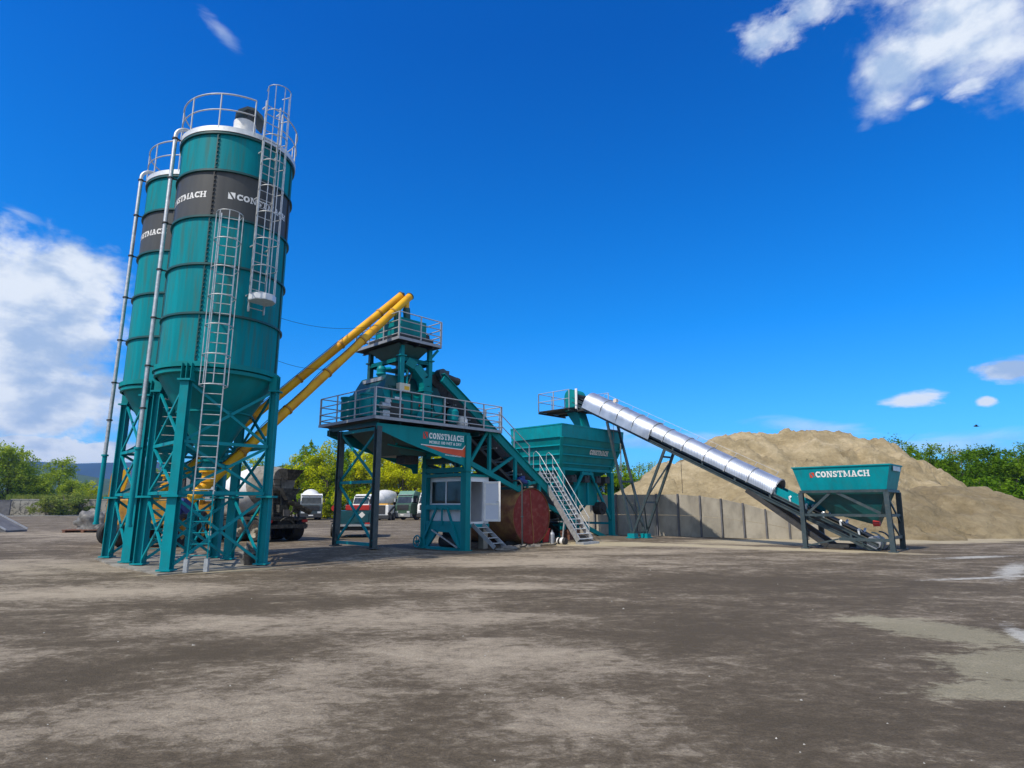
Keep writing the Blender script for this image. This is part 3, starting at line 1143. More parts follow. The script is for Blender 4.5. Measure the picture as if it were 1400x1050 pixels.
def railing(name, pts, z0, parent, h=1.02, rails=(1.0, .66, .36, .12), toe=0, posts=None, mat='rail', r=.022, toemat='toe'):
    m = MB()
    for z in rails:
        for p, q in zip(pts[:-1], pts[1:]):
            m.tube((p[0], p[1], z0 + z * h), (q[0], q[1], z0 + z * h), r, 6)
    for p, q in zip(pts[:-1], pts[1:]):
        Ld_ = sqrt((p[0] - q[0]) ** 2 + (p[1] - q[1]) ** 2)
        n = max(1, int(round(Ld_ / 1.15)))
        for i in range(n + 1):
            f = i / n
            x, y = p[0] + (q[0] - p[0]) * f, p[1] + (q[1] - p[1]) * f
            m.beam((x, y, z0), (x, y, z0 + h), .045, .045)
        if toe:
            m.beam((p[0], p[1], z0 + toe / 2 + .02), (q[0], q[1], z0 + toe / 2 + .02), .012, toe)
    return m.build(name, M[mat], parent)


tw = thing('mixing_tower', 'teal batching tower on steel legs with two railed platforms and a sign panel', 'tower', plant=(0, 0, 0))
# gantry legs at the left end
m_ = MB()
for nm, l, s in (('front', .3, .22), ('left', .3, 2.7)):
    g0 = gz(*W(l, s)[:2])
    m = MB()
    m.ibeam((l, s, g0 + .02), (l, s, 4.5), .2, .2, .02, (0, 1, 0))
    m.box((l, s, g0 + .03), (.34, .34, .03))
    m.build('leg', M['anth'], tw)  # teal legs given slate: their shade is put into the colour
m = MB()
gb = GC
for z0, z1 in ((gb + .25, 2.45), (2.62, 4.35)):
    m.beam((.3, .3, z0), (.3, 2.62, z1), .06, .085)
    m.beam((.33, .3, z1), (.33, 2.62, z0), .055, .08)
for z in (gb + .14, 2.53, 4.42):
    m.beam((.3, .3, z), (.3, 2.62, z), .08, .11)
m.build('cross_bracing', M['teal_frame'], tw)
# main posts beside the cabin
for l, s, z1 in ((4.62, .25, 4.5), (4.62, 2.85, 4.5), (6.35, 2.85, 4.3)):
    g0 = gz(*W(l, s)[:2])
    m = MB()
    if l < 5:
        m.bx((l - .13, s - .13, g0), (l + .13, s + .13, z1))
        m.box((l, s, 3.07), (.36, .36, .04))
        m.box((l, s, g0 + .02), (.4, .4, .04))
    else:
        m.bx((l - .08, s - .08, g0), (l + .08, s + .08, z1))
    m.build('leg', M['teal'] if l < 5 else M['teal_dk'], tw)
# lower stand between the posts, with knee plates and struts
m = MB()
for z, h in ((3.14, .2), (2.93, .14), (1.62, .2), (.98, .16)):
    m.bx((4.5, .38, z - h / 2), (4.7, 2.72, z + h / 2))
m.bx((4.52, .38, .62), (4.66, 2.72, .9))
for s in (.38, 2.66):
    m.bx((4.49, s, -.1), (4.71, s + .06, 3.24))
m.beam((4.47, .45, .02), (4.47, 1.22, 1.6), .07, .09)
m.beam((4.47, 2.7, .35), (4.47, 1.9, 1.6), .07, .09)
m.beam((4.47, 1.55, 1.6), (4.47, 1.55, .9), .05, .06)
for s0, sg in ((.38, 1), (2.72, -1)):
    m.prism([(s0, .62), (s0 + sg * .78, .62), (s0 + sg * .1, -.1), (s0, -.1)], lambda u, v, w: (w, u, v), 4.53, 4.64)
m.bx((4.5, .38, -.10), (4.66, 2.72, 0.02))
m.build('stand_frame', M['teal_frame'], tw)
m = MB()
m.beam((4.40, .5, .05), (4.40, 2.1, .7), .05, .05)
m.build('loose_strut', M['galv'], tw)
# a beam and diagonal above the cabin
m = MB()
m.bx((4.5, .38, 3.42), (4.72, 2.72, 3.66))
m.beam((4.6, 2.7, 3.42), (6.2, 2.85, 3.05), .12, .14)
m.build('cross_beam', M['teal_dk'], tw)
# side plates of the goose-neck chassis
side = [(.22, 4.62), (4.76, 4.62), (4.76, 3.07), (4.5, 3.07), (4.4, 3.28), (1.6, 3.98), (.22, 4.40)]
for nm, s0, s1 in (('chassis_plate', .2, .235), ('chassis_plate', 3.62, 3.655)):
    m = MB()
    m.prism(side, lambda u, v, w: (u, w, v), s0, s1)
    pl = m.build(nm, M['teal'], tw)
    if s0 < 1:
        plate = pl
m = MB()
m.bx((.3, .36, 4.42), (4.6, .46, 4.6))
for l in (.35, 1.3, 2.3, 3.3, 4.3, 5.3, 6.2):
    m.ibeam((l, .26, 4.63), (l, 3.75, 4.63), .12, .16, .015)
m.bx((.25, 3.5, 4.4), (4.6, 3.6, 4.6))
m.build('floor_joist', M['teal_dk'], tw)
# what is under the mixer
m = MB()
m.frustum([(2.0, 1.1, 3.62), (3.1, 1.1, 3.62), (3.1, 2.7, 3.62), (2.0, 2.7, 3.62)], [(1.0, .7, 4.5), (3.9, .7, 4.5), (3.9, 3.2, 4.5), (1.0, 3.2, 4.5)])
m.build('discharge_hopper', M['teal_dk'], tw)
m = MB()
m.bx((2.3, 1.3, 3.32), (2.98, 1.85, 3.63))
m.build('rubber_chute', M['black'], tw)
m = MB()
m.tube((1.2, .9, 3.95), (3.9, .9, 3.72), .035, 8)
m.tube((1.6, .9, 4.0), (1.9, 1.6, 4.0), .05, 8)
m.box((3.3, .8, 3.72), (.34, .3, .22))
m.build('gate_ram', M['teal'], tw)
# sign on the near chassis plate
polys, wd = slab_word('CONSTMACH', .10)
h = .235
x0 = 2.42


def on_plate(u, v, d):
    return (x0 + u * h * .82, .2 - d, 4.23 + v * h)


letter_mesh([[(u + .95, v) for u, v in p] for p in polys], on_plate).build('lettering', M['letter'], plate)
la, lb = logo_polys(0, 1.12)
letter_mesh(la + lb, lambda u, v, d: (x0 - .10 + u * .235, .2 - d, 4.22 + v * .24)).build('emblem', M['reddec'], plate)
font_mesh('MOBILE 100 WET & DRY', 'small_lettering', M['letter'], plate, .155, lambda u, v, d: (2.62 + u * 1.0, .2 - d, 4.05 + v), .004)
font_mesh('www.constmach.com', 'web_lettering', M['letter'], plate, .088, lambda u, v, d: (3.42 + u * 1.12, .2 - d, 3.63 + v - .05 * u), .012)
m = MB()
m.poly([(2.3, .1955, 3.965), (4.32, .1955, 3.90), (4.56, .1955, 4.14), (4.56, .1955, 3.60), (3.3, .1955, 3.73)])
m.build('orange_flash', M['orange'], plate, recalc=False)
m = MB()
m.poly([(2.22, .1935, 3.995), (2.22, .1935, 3.965), (4.33, .1935, 3.895), (4.60, .1935, 4.17), (4.60, .1935, 4.215), (4.315, .1935, 3.93)])
m.build('white_stripe', M['letter'], plate, recalc=False)

# lower platform
PX1 = 6.42
m = MB()
m.bx((.02, .02, 4.80), (PX1 - .02, 3.93, 4.835))
m.build('platform_deck', M['dark'], tw)
m = MB()
for a, b_ in (((0, 0), (PX1, 0)), ((PX1, 0), (PX1, 3.95)), ((PX1, 3.95), (0, 3.95)), ((0, 3.95), (0, 0))):
    m.beam((a[0], a[1], 4.79), (b_[0], b_[1], 4.80), .03, .11)
m.build('platform_edge', M['toe'], tw)
railing('railing', [(0, .02), (PX1 - .0, .02)], 4.86, tw)
railing('railing', [(0.01, .1), (.01, 3.9)], 4.86, tw)
railing('railing', [(0.05, 3.93), (PX1 - .1, 3.93)], 4.86, tw)
railing('railing', [(PX1 - .01, .06), (PX1 - .01, 1.0)], 4.86, tw)
railing('railing', [(5.45, 1.02), (PX1 - .05, 1.02)], 4.86, tw, toe=0)

# upper frame
zc = 7.45
fl0, fl1, fs0, fs1 = 1.66, 3.05, .86, 3.0
for l in (fl0, fl1):
    for s in (fs0, fs1):
        m = MB()
        m.bx((l - .09, s - .09, 4.84), (l + .09, s + .09, zc))
        m.bx((l - .08, s - .08, zc + .05), (l + .08, s + .08, 8.0))
        m.box((l, s, zc + .025), (.3, .3, .05))
        m.build('upper_post', M['teal_frame'] if s < 1 else M['teal_dk'], tw)  # rear posts darker: shade put into their paint
m = MB()
for a, b_ in (((fl0, fs0), (fl1, fs0)), ((fl0, fs0), (fl0, fs1)), ((fl1, fs0), (fl1, fs1)), ((fl0, fs1), (fl1, fs1))):
    m.beam((a[0], a[1], zc - .1), (b_[0], b_[1], zc - .1), .14, .16)
    m.build('upper_frame', M['teal_frame'], tw)
m = MB()
m.beam((fl1, fs0, zc + .08), (fl1 + .35, fs0 - .1, 7.98), .09, .09)
m.build('knee_brace', M['teal_frame'], tw)
m = MB()
for a, b_ in (((fl0, fs0), (fl1, fs0)), ((fl0, fs0), (fl0, fs1)), ((fl1, fs0), (fl1, fs1)), ((fl0, fs1), (fl1, fs1))):
    m.beam((a[0], a[1], 6.05), (b_[0], b_[1], 6.05), .08, .1)
m.build('middle_frame', M['teal_frame'], tw)
# top platform
u0, u1, v0, v1 = 1.17, 3.27, .38, 3.5
m = MB()
m.bx((u0 + .02, v0 + .02, 8.02), (u1 - .02, v1 - .02, 8.06))
for l in (u0 + .4, 2.2, u1 - .4):
    m.ibeam((l, v0 + .05, 7.95), (l, v1 - .05, 7.95), .1, .12, .012)
m.build('top_deck', M['dark'], tw)
m = MB()
for a, b_ in (((u0, v0), (u1, v0)), ((u1, v0), (u1, v1)), ((u1, v1), (u0, v1)), ((u0, v1), (u0, v0))):
    m.beam((a[0], a[1], 8.03), (b_[0], b_[1], 8.04), .03, .11)
m.build('top_deck_edge', M['toe'], tw)
railing('top_railing', [(u0, v0 + .02), (u1, v0 + .02)], 8.1, tw, h=.98)
railing('top_railing', [(u0 + .01, v0 + .05), (u0 + .01, v1 - .05)], 8.1, tw, h=.98)
railing('top_railing', [(u0 + .05, v1 - .02), (u1, v1 - .02)], 8.1, tw, h=.98)
railing('top_railing', [(u1 - .01, v0 + .05), (u1 - .01, v1 - .05)], 8.1, tw, h=.98)

# ------------------------------------------------------------------ things carried by the tower
ws = thing('weigh_hopper', 'teal cement weigh hopper boxed in on the top platform under the yellow tubes', 'hopper', plant=(2.2, 1.9, 8.06))
m = MB()
m.bx((1.5, .75, 8.35), (2.75, 2.5, 9.0))
m.lathe([(.62, 8.06), (.62, 8.35)], 24, c=(2.15, 1.75, 0))
b1 = m.build('weigh_box', M['teal'], ws)
m = MB()
m.bx((1.42, .7, 8.12), (3.1, .84, 8.36))
m.bx((1.42, .84, 8.12), (1.56, 2.9, 8.36))
m.bx((2.7, .84, 8.14), (3.0, 2.6, 8.56))
m.build('load_cell_frame', M['dark'], ws)
m = MB()
m.frustum([(1.75, 1.1, 7.35), (2.5, 1.1, 7.35), (2.5, 2.1, 7.35), (1.75, 2.1, 7.35)], [(1.45, .75, 7.94), (2.95, .75, 7.94), (2.95, 2.9, 7.94), (1.45, 2.9, 7.94)])
m.build('weigh_cone', M['teal_dk'], ws)
m = MB()
m.bx((2.9, .95, 8.3), (3.1, 1.5, 8.52))
m.tube((3.0, 1.0, 8.28), (3.0, 1.7, 8.28), .12, 14)
m.build('vibrator', M['dark'], ws)

mx = thing('concrete_mixer', 'big teal twin shaft concrete mixer on the lower platform of the tower', 'mixer', plant=(2.2, 1.9, 4.85))
m = MB()
prof = [(.75, 4.9), (.62, 5.2), (.62, 5.75), (.78, 6.02), (3.05, 6.02), (3.16, 5.75), (3.16, 5.2), (3.0, 4.9)]
m.prism(prof, lambda u, v, w: (w, u, v), .78, 3.75)
m.build('trough', M['teal'], mx, bevel=.03)
m = MB()
m.frustum([(.85, .8, 6.02), (3.7, .8, 6.02), (3.7, 3.0, 6.02), (.85, 3.0, 6.02)], [(1.15, 1.05, 6.68), (3.5, 1.05, 6.68), (3.5, 2.8, 6.68), (1.15, 2.8, 6.68)])
m.bx((1.1, .82, 6.06), (2.9, .99, 6.2))
m.build('cover', M['teal_dk'], mx)
m = MB()
for s in (1.2, 2.5):
    m.tube((.40, s, 4.95), (.40, s, 5.75), .27, 18)
    m.tube((.40, s, 5.75), (.40, s, 5.82), .30, 18)
    m.bx((.42, s - .3, 4.95), (.8, s + .3, 5.6))
m.build('gearbox', M['teal_frame'], mx)
m = MB()
m.tube((.62, .62, 5.35), (1.0, .62, 5.35), .13, 12)
m.box((.8, .58, 5.05), (.3, .2, .22))
m.tube((.92, .56, 5.52), (.92, .66, 5.52), .14, 12)
m.build('hydraulic_pump', M['galv'], mx)
m = MB()
m.bx((1.0, .56, 4.92), (1.62, .66, 5.5))
m.build('inspection_plate', M['dark'], mx)
m = MB()
m.poly([(1.2, .548, 5.62), (1.52, .548, 5.62), (1.52, .548, 5.74), (1.2, .548, 5.74)])
m.build('rating_plate', M['galv_pale'], mx, recalc=False)
polys, wd = slab_word('CONSTMACH', .06)
letter_mesh([[(u + .1, v) for u, v in p] for p in polys[:60]], lambda u, v, d: (2.5 + u * .055, .62 - d, 5.5 + v * .085)).build('lettering', M['letter'], mx)
m = MB()
m.poly([(2.38, .612, 5.49), (2.47, .612, 5.49), (2.47, .612, 5.6), (2.38, .612, 5.6)])
m.build('emblem', M['reddec'], mx, recalc=False)

# hoses, water line and lamp about the mixer
hz_rnd = random.Random(2)
for k, (p, q, sag) in enumerate((((1.3, .62, 5.9), (2.4, .9, 7.3), .25), ((2.9, .7, 5.3), (3.0, .95, 7.0), -.12), ((1.0, .6, 5.3), (.5, 1.1, 5.6), .2), ((3.2, .6, 5.2), (3.9, .6, 6.3), .3), ((1.7, .8, 6.6), (2.1, .9, 7.4), .2))):
    m = MB()
    pts = []
    for i in range(11):
        f = i / 10
        v = Vector(p).lerp(Vector(q), f)
        pts.append(v + Vector((.05 * sin(f * 5), -.10 * sin(f * pi), -sag * sin(f * pi))))
    m.pipe(pts, .022, 6)
    m.build('hose', M['black'], mx)
m = MB()
m.pipe([(1.9, .86, 5.2), (1.9, .78, 6.0), (1.9, .8, 6.9), (2.0, 1.3, 7.2)], .05, 8)
m.build('water_pipe', M['teal_frame'], mx)
m = MB()
for l in (1.05, 2.0, 3.0, 3.6):
    m.bx((l, .57, 5.16), (l + .06, .63, 6.0))
m.bx((1.0, .58, 5.96), (3.66, .64, 6.06))
m.build('trough_flange', M['teal_dk'], mx)
m = MB()
m.lathe([(0, -.04), (.2, -.04), (.2, .03), (.14, .06), (0, .06)], 18, c=(3.3, .6, 5.55), axis='y')
m.build('shaft_cover', M['teal_frame'], mx)

cb_ = thing('control_box', 'cream control box with yellow warning sticker hung on the tower post', 'box', plant=(1.55, .6, 5.9))
m = MB()
m.bx((1.36, .5, 6.0), (1.86, .72, 6.3))
m.build('case', M['box'], cb_, bevel=.01)
m = MB()
m.poly([(1.58, .496, 6.05), (1.82, .496, 6.05), (1.82, .496, 6.2), (1.58, .496, 6.2)])
m.build('sticker', M['sticker'], cb_, recalc=False)

du = thing('extraction_duct', 'square bent teal duct coming down beside the mixer cover', 'duct', plant=(2.7, .6, 5.3))
m = MB()
path = [(1.95, .95, 7.25), (2.25, .78, 7.05), (2.55, .62, 6.62), (2.62, .58, 6.3), (2.62, .58, 5.45)]
for p, q in zip(path[:-1], path[1:]):
    m.beam(p, q, .36, .4, (0, 1, 0))
m.box((2.62, .58, 6.12), (.5, .46, .05))
m.box((2.62, .58, 5.45), (.52, .46, .05))
m.build('duct_pipe', M['teal'], du)
m = MB()
m.beam((2.45, .45, 5.3), (2.15, .3, 4.9), .16, .2)
m.build('duct_tail', M['teal_frame'], du)

vf = thing('air_valve', 'light teal rounded valve body on a grey shelf beside the upper post', 'valve', plant=(1.2, 2.1, 6.6))
m = MB()
m.lathe([(0, 7.16), (.14, 7.12), (.19, 7.0), (.17, 6.86), (.2, 6.82), (.2, 6.78), (.12, 6.7), (.12, 6.62)], 20, c=(1.35, 1.75, 0))
m.tube((1.35, 1.75, 7.0), (1.7, 1.6, 7.05), .08, 10)
m.build('valve_body', M['teal_frame'], vf)
m = MB()
m.bx((1.0, 1.2, 6.44), (1.62, 2.5, 6.58))
m.build('shelf', M['toe'], vf)

# teal water tank canister and a white sack on the deck
wt = thing('air_receiver', 'small teal upright air tank standing by the railing of the lower platform', 'tank', plant=(3.95, .35, 4.85))
m = MB()
m.lathe([(0, 5.62), (.16, 5.58), (.24, 5.45), (.24, 5.1), (.16, 4.97), (0, 4.93)], 20, c=(3.98, .42, 0))
m.build('vessel', M['teal_frame'], wt)
m = MB()
for q in (0, 2.1, 4.2):
    m.beam((3.98 + .15 * cos(q), .42 + .15 * sin(q), 4.84), (3.98 + .15 * cos(q), .42 + .15 * sin(q), 5.02), .03, .03)
m.tube((3.98, .42, 5.6), (3.98, .42, 6.0), .03, 8)
m.build('stand', M['dark'], wt)


def lump(rx, ry, rz_, seed, n=14, k=9, amp=.25, c=(0, 0, 0), pw=1.0):
    """a crumpled sack-like lump"""
    m = MB()
    vs = []
    for j in range(k + 1):
        th = pi * j / k
        for i in range(n):
            ph = 2 * pi * i / n
            d = Vector((sin(th) * cos(ph), sin(th) * sin(ph), cos(th)))
            q = 1 + amp * mnoise.noise(d * 1.7 + Vector((seed, 0, 0))) + amp * .5 * mnoise.noise(d * 4 + Vector((0, seed, 0)))
            z = d.z * rz_ * q
            vs.append((c[0] + d.x * rx * q, c[1] + d.y * ry * q, c[2] + max(z, -rz_ * .5)))
    fs = []
    for j in range(k):
        for i in range(n):
            fs.append((j * n + i, j * n + (i + 1) % n, (j + 1) * n + (i + 1) % n, (j + 1) * n + i))
    m.add(vs, fs, True)
    return m


sk = lump(.26, .2, .3, 3, c=(0, 0, .15)).build('cement_sack', M['white'])
sk.location = W(4.45, .38, 4.85)
tag(sk, 'crumpled white sack lying on the lower platform beside the teal air tank', 'sack')

# ------------------------------------------------------------------ control cabin
ck = thing('control_cabin', 'white panelled control cabin with a front window and its door standing open', 'cabin', plant=(5.3, 1.6, .8))
m = MB()
# floor, far wall, left wall, front wall round the window, door wall round the opening
l0, l1, s0, s1, z0, z1 = 4.74, 6.05, .42, 2.7, .95, 2.86
t_ = .06
m.bx((l0, s0, z0), (l1, s1, z0 + .05))
m.bx((l0, s0, z1 - .05), (l1, s1, z1))
m.bx((l1 - t_, s0, z0 + .05), (l1, s1, z1 - .05))
m.bx((l0, s1 - t_, z0 + .05), (l1 - t_, s1, z1 - .05))
wz0, wz1, ws0, ws1 = 1.78, 2.68, .66, 2.56
m.bx((l0, s0, z0 + .05), (l0 + t_, s1 - t_, wz0))
m.bx((l0, s0, wz1), (l0 + t_, s1 - t_, z1 - .05))
m.bx((l0, s0, wz0), (l0 + t_, ws0, wz1))
m.bx((l0, ws1, wz0), (l0 + t_, s1 - t_, wz1))
dl0, dl1 = 5.02, 5.7
m.bx((l0 + t_, s0, z0 + .05), (dl0, s0 + t_, z1 - .05))
m.bx((dl1, s0, z0 + .05), (l1 - t_, s0 + t_, z1 - .05))
m.bx((dl0, s0, 2.66), (dl1, s0 + t_, z1 - .05))
m.build('wall', M['pvc'], ck)
m = MB()
m.bx((l0 - .06, s0 - .06, z1), (l1 + .12, s1 + .05, z1 + .1))
m.build('roof', M['teal'], ck)
m = MB()
m.bx((l0 - .02, s0 - .03, z0 - .14), (l1 + .02, s1 + .02, z0 - .002))
m.build('floor_frame', M['teal_frame'], ck)
m = MB()
fr = .09
x = l0 - .03
m.bx((x, ws0 - fr, wz0 - fr), (x + .05, ws1 + fr, wz0))
m.bx((x, ws0 - fr, wz1), (x + .05, ws1 + fr, wz1 + fr))
m.bx((x, ws0 - fr, wz0), (x + .05, ws0, wz1))
m.bx((x, ws1, wz0), (x + .05, ws1 + fr, wz1))
wf = m.build('window', M['pvc'], ck)
m = MB()
m.bx((x + .03, ws0 - .005, wz0 - .005), (x + .04, ws1 + .005, wz1 + .005))
gl = bpy.data.materials.new('clear_window_glass')
N, L = nt(gl)
b = N['Principled BSDF']
b.inputs['Base Color'].default_value = (.75, .82, .8, 1)
b.inputs['Roughness'].default_value = .02
b.inputs['Transmission Weight'].default_value = .9
b.inputs['IOR'].default_value = 1.2
M['clear'] = gl
m.build('pane', M['glass'], wf)
m = MB()
m.bx((x + .0, 1.58, wz0), (x + .045, 1.64, wz1))
m.build('reflection_bar', M['pvc'], wf)  # upright reflection in the pane, built as a solid bar
m = MB()
fx0 = s0 - .025
m.bx((dl0 - .07, fx0, z0 + .05), (dl0, fx0 + .05, 2.73))
m.bx((dl1, fx0, z0 + .05), (dl1 + .07, fx0 + .05, 2.73))
m.bx((dl0, fx0, 2.66), (dl1, fx0 + .05, 2.73))
m.bx((dl0, fx0, z0 + .05), (dl1, fx0 + .05, z0 + .09))
m.build('door_frame', M['pvc'], ck)
# open leaf
hx, hy = dl1 + .05, s0 - .03
ex, ey = hx + .42, hy - .56
m = MB()
zc0, zc1 = z0 + .09, 2.68
m.beam((hx, hy, (zc0 + zc1) / 2), (ex, ey, (zc0 + zc1) / 2), .04, zc1 - zc0)
dr = m.build('door', M['doorleaf'], ck)
nrm = Vector((ey - hy, -(ex - hx), 0)).normalized()
m = MB()
dv = Vector((ex - hx, ey - hy, 0))
for sgn in (1, -1):
    o = nrm * (sgn * .026)
    P = lambda f, z: Vector((hx, hy, z)) + dv * f + o
    for f in (.06, .94):
        m.beam(P(f, zc0 + .02), P(f, zc1 - .02), .02, .085, dv)
    for z in (zc0 + .05, 1.75, zc1 - .05):
        m.beam(P(.1, z), P(.9, z), .02, .08)
m.build('door_rail', M['white'], dr)
m = MB()
p = Vector((hx, hy, 1.85)) + dv * .93 + nrm * .05
q = Vector((hx, hy, 1.85)) + dv * .93 - nrm * .05
m.beam(p, p - dv * .18, .02, .025)
m.beam(q, q - dv * .18, .02, .025)
m.build('handle', M['galv'], dr)
# inside: desk, papers on the back wall, and lower panels in the stand
m = MB()
m.bx((l0 + .08, .7, 1.6), (l0 + .55, 2.5, 1.64))
m.build('desk', M['wood'], ck)
m = MB()
m.bx((l1 - t_ - .01, 1.7, 2.05), (l1 - t_ - .004, 2.1, 2.35))
m.build('notice', M['letter'], ck)
m = MB()
m.box((4.86, s0 - .05, 2.62), (.12, .07, .2))
m.build('lamp', M['dark'], ck)
m = MB()
m.box((4.93, s0 - .04, 1.3), (.12, .06, .12))
m.build('socket', M['white'], ck)

st = thing('cabin_steps', 'short grey steel steps leading up to the open cabin door', 'steps', plant=(5.5, -.3, 0))
gs = gz(*W(5.4, -.6)[:2])
m = MB()
for l in (5.08, 5.68):
    m.beam((l, .36, .93), (l + .22, -.72, gs + .1), .03, .16)
m.build('stringer', M['toe'], st)
for k in range(4):
    f = (k + .6) / 4.4
    m = MB()
    y = .36 - 1.08 * f
    z = .93 - (.83 - gs) * f
    m.bx((5.1 + .22 * f, y - .1, z - .015), (5.68 + .22 * f, y + .1, z + .015))
    m.build('tread', M['galv'], st)

rb = lump(.5, .28, .12, 8, amp=.5).build('rubble_heap', M['mud'])
rb.location = W(5.75, -.95, gs + .05)
rb.rotation_euler = (0, 0, ANG)
tag(rb, 'low heap of broken concrete at the foot of the cabin steps', 'rubble')

wh = thing('cable_reel', 'small teal wheel leaning at the foot of the left cabin post', 'wheel', plant=(4.4, 3.2, 0))
m = MB()
g0 = gz(*W(4.4, 3.2)[:2])
ring = [(4.42, 3.1 + .24 * cos(q * pi / 10), g0 + .25 + .24 * sin(q * pi / 10)) for q in range(20)]
m.pipe(ring, .03, 8, closed=True)
for q in range(5):
    m.beam((4.42, 3.1, g0 + .25), (4.42, 3.1 + .23 * cos(q * 1.257), g0 + .25 + .23 * sin(q * 1.257)), .03, .03)
m.tube((4.34, 3.1, g0 + .25), (4.52, 3.1, g0 + .25), .06, 12)
m.build('rim', M['teal_frame'], wh)

# dark gear under the stand
mt = thing('compressor', 'dark compressor block standing in the shade under the cabin', 'compressor', plant=(5.2, 1.6, 0))
m = MB()
g0 = gz(*W(5.2, 1.6)[:2])
m.tube((5.1, .9, g0 + .33), (5.1, 2.2, g0 + .33), .26, 18)
m.build('air_tank', M['dark'], mt)
m = MB()
m.box((5.1, 1.3, g0 + .68), (.3, .4, .22))
m.tube((5.1, 1.7, g0 + .66), (5.1, 2.1, g0 + .66), .12, 12)
m.build('pump', M['anth'], mt)
m = MB()
for l, s in ((4.95, 1.0), (5.25, 1.0), (4.95, 2.1), (5.25, 2.1)):
    m.bx((l - .03, s - .03, g0), (l + .03, s + .03, g0 + .2))
m.build('foot', M['dark'], mt)
for i, s in enumerate((.55, .95)):
    cbk = thing('concrete_block', ('concrete footing block under the cabin door sill, nearer the post' if i == 0 else 'concrete footing block behind the cabin steps, nearer the red tank'), 'block', plant=(5.0 + .95 * i, .62, 0))
    m = MB()
    g1 = gz(*W(5.0 + .95 * i, .62)[:2])
    m.bx((4.88 + .95 * i, .48, g1 - .02), (5.14 + .95 * i, .8, .8))
    m.build('block_body', M['conc'], cbk, bevel=.015)
# ------------------------------------------------------------------ inclined belt from bin to mixer
ic = thing('belt_conveyor', 'teal inclined belt conveyor on a lattice truss, between big bin and mixer', 'conveyor', plant=(7.5, 1.8, 0))


def zt(l):      # top chord
    return 6.82 - .672 * (l - 3.4)


def zb(l):      # bottom chord
    return 3.43 - .352 * (l - 4.75)


NS, FS = .3, 3.3
for s in (NS, FS):
    m = MB()
    m.beam((3.3, s, zt(3.3) - .16), (11.3, s, zt(11.3) - .16), .14, .34)
    m.beam((3.3, s, zt(3.3) + .02), (11.3, s, zt(11.3) + .02), .26, .03)
    m.build('top_chord', M['teal'], ic)
    m = MB()
    m.beam((4.76, s, zb(4.76)), (15.5, s, zb(15.5)), .14, .2)
    m.build('bottom_chord', M['teal'], ic)
    m = MB()
    ls = [5.95, 7.55, 9.15]
    for l in ls:
        m.bx((l - .07, s - .06, zb(l)), (l + .07, s + .06, zt(l) - .1))
    m.beam((4.85, s, zb(4.85) + .05), (5.95, s, zt(5.95) - .15), .1, .12)
    m.beam((5.95, s, zb(5.95)), (7.55, s, zt(7.55) - .15), .1, .12)
    m.beam((7.55, s, zb(7.55)), (9.15, s, zt(9.15) - .15), .1, .12)
    m.bx((9.35 - .07, s - .06, .0), (9.35 + .07, s + .06, zb(9.35)))
    m.build('lattice', M['teal'], ic)
m = MB()
for l in (5.95, 7.55, 9.15):
    m.beam((l, NS, zb(l)), (l, FS, zb(l)), .1, .12)
    m.beam((l, NS, zt(l) - .25), (l, FS, zt(l) - .25), .08, .1)
m.build('cross_member', M['teal_dk'], ic)
for dz, nm in ((-.32, 'carrying_belt'), (-.95, 'return_belt')):
    m = MB()
    m.beam((3.5, 1.8, zt(3.5) + dz), (12.4, 1.8, zt(12.4) + dz), 1.5, .025)
    if dz > -.5:
        m.beam((3.5, .98, zt(3.5) - .12), (12.4, .98, zt(12.4) - .12), .03, .4)
        m.beam((3.5, 2.62, zt(3.5) - .12), (12.4, 2.62, zt(12.4) - .12), .03, .4)
    m.build(nm, M['black'], ic)
m = MB()
for l in [4.2 + .8 * k for k in range(10)]:
    z = zt(l) - .42
    m.tube((l, 1.0, z + .06), (l, 1.4, z - .02), .05, 8)
    m.tube((l, 1.4, z - .02), (l, 2.2, z - .02), .05, 8)
    m.tube((l, 2.2, z - .02), (l, 2.6, z + .06), .05, 8)
    m.beam((l, .5, z - .1), (l, 3.1, z - .1), .05, .06)
m.build('idler_roller', M['galv'], ic)
m = MB()
m.beam((4.6, .55, zt(4.6) - 1.25), (9.4, .55, zt(9.4) - 1.25), .05, .12)
m.beam((4.6, 3.05, zt(4.6) - 1.25), (9.4, 3.05, zt(9.4) - 1.25), .05, .12)
m.build('return_frame', M['dark'], ic)
# head drive
m = MB()
m.tube((3.5, .9, 6.75), (3.5, 2.7, 6.75), .28, 20)
m.build('head_drum', M['black'], ic)
m = MB()
m.frustum([(2.9, 1.0, 6.3), (3.75, 1.0, 6.3), (3.75, 2.7, 6.3), (2.9, 2.7, 6.3)], [(3.0, 1.0, 7.12), (3.85, 1.0, 7.12), (3.85, 2.7, 7.12), (3.0, 2.7, 7.12)])
m.build('head_hood', M['teal'], ic)
m = MB()
m.box((3.72, .78, 6.96), (.42, .3, .42))
m.tube((3.6, .62, 7.02), (3.6, .95, 7.02), .2, 16)
m.build('gearbox', M['anth'], ic)
m = MB()
m.tube((3.95, .78, 6.92), (4.42, .78, 6.84), .15, 16)
m.tube((4.42, .78, 6.84), (4.55, .78, 6.82), .165, 16)
m.tube((4.5, .78, 6.828), (4.6, .78, 6.81), .10, 16)
m.build('drive_motor', M['dark'], ic)
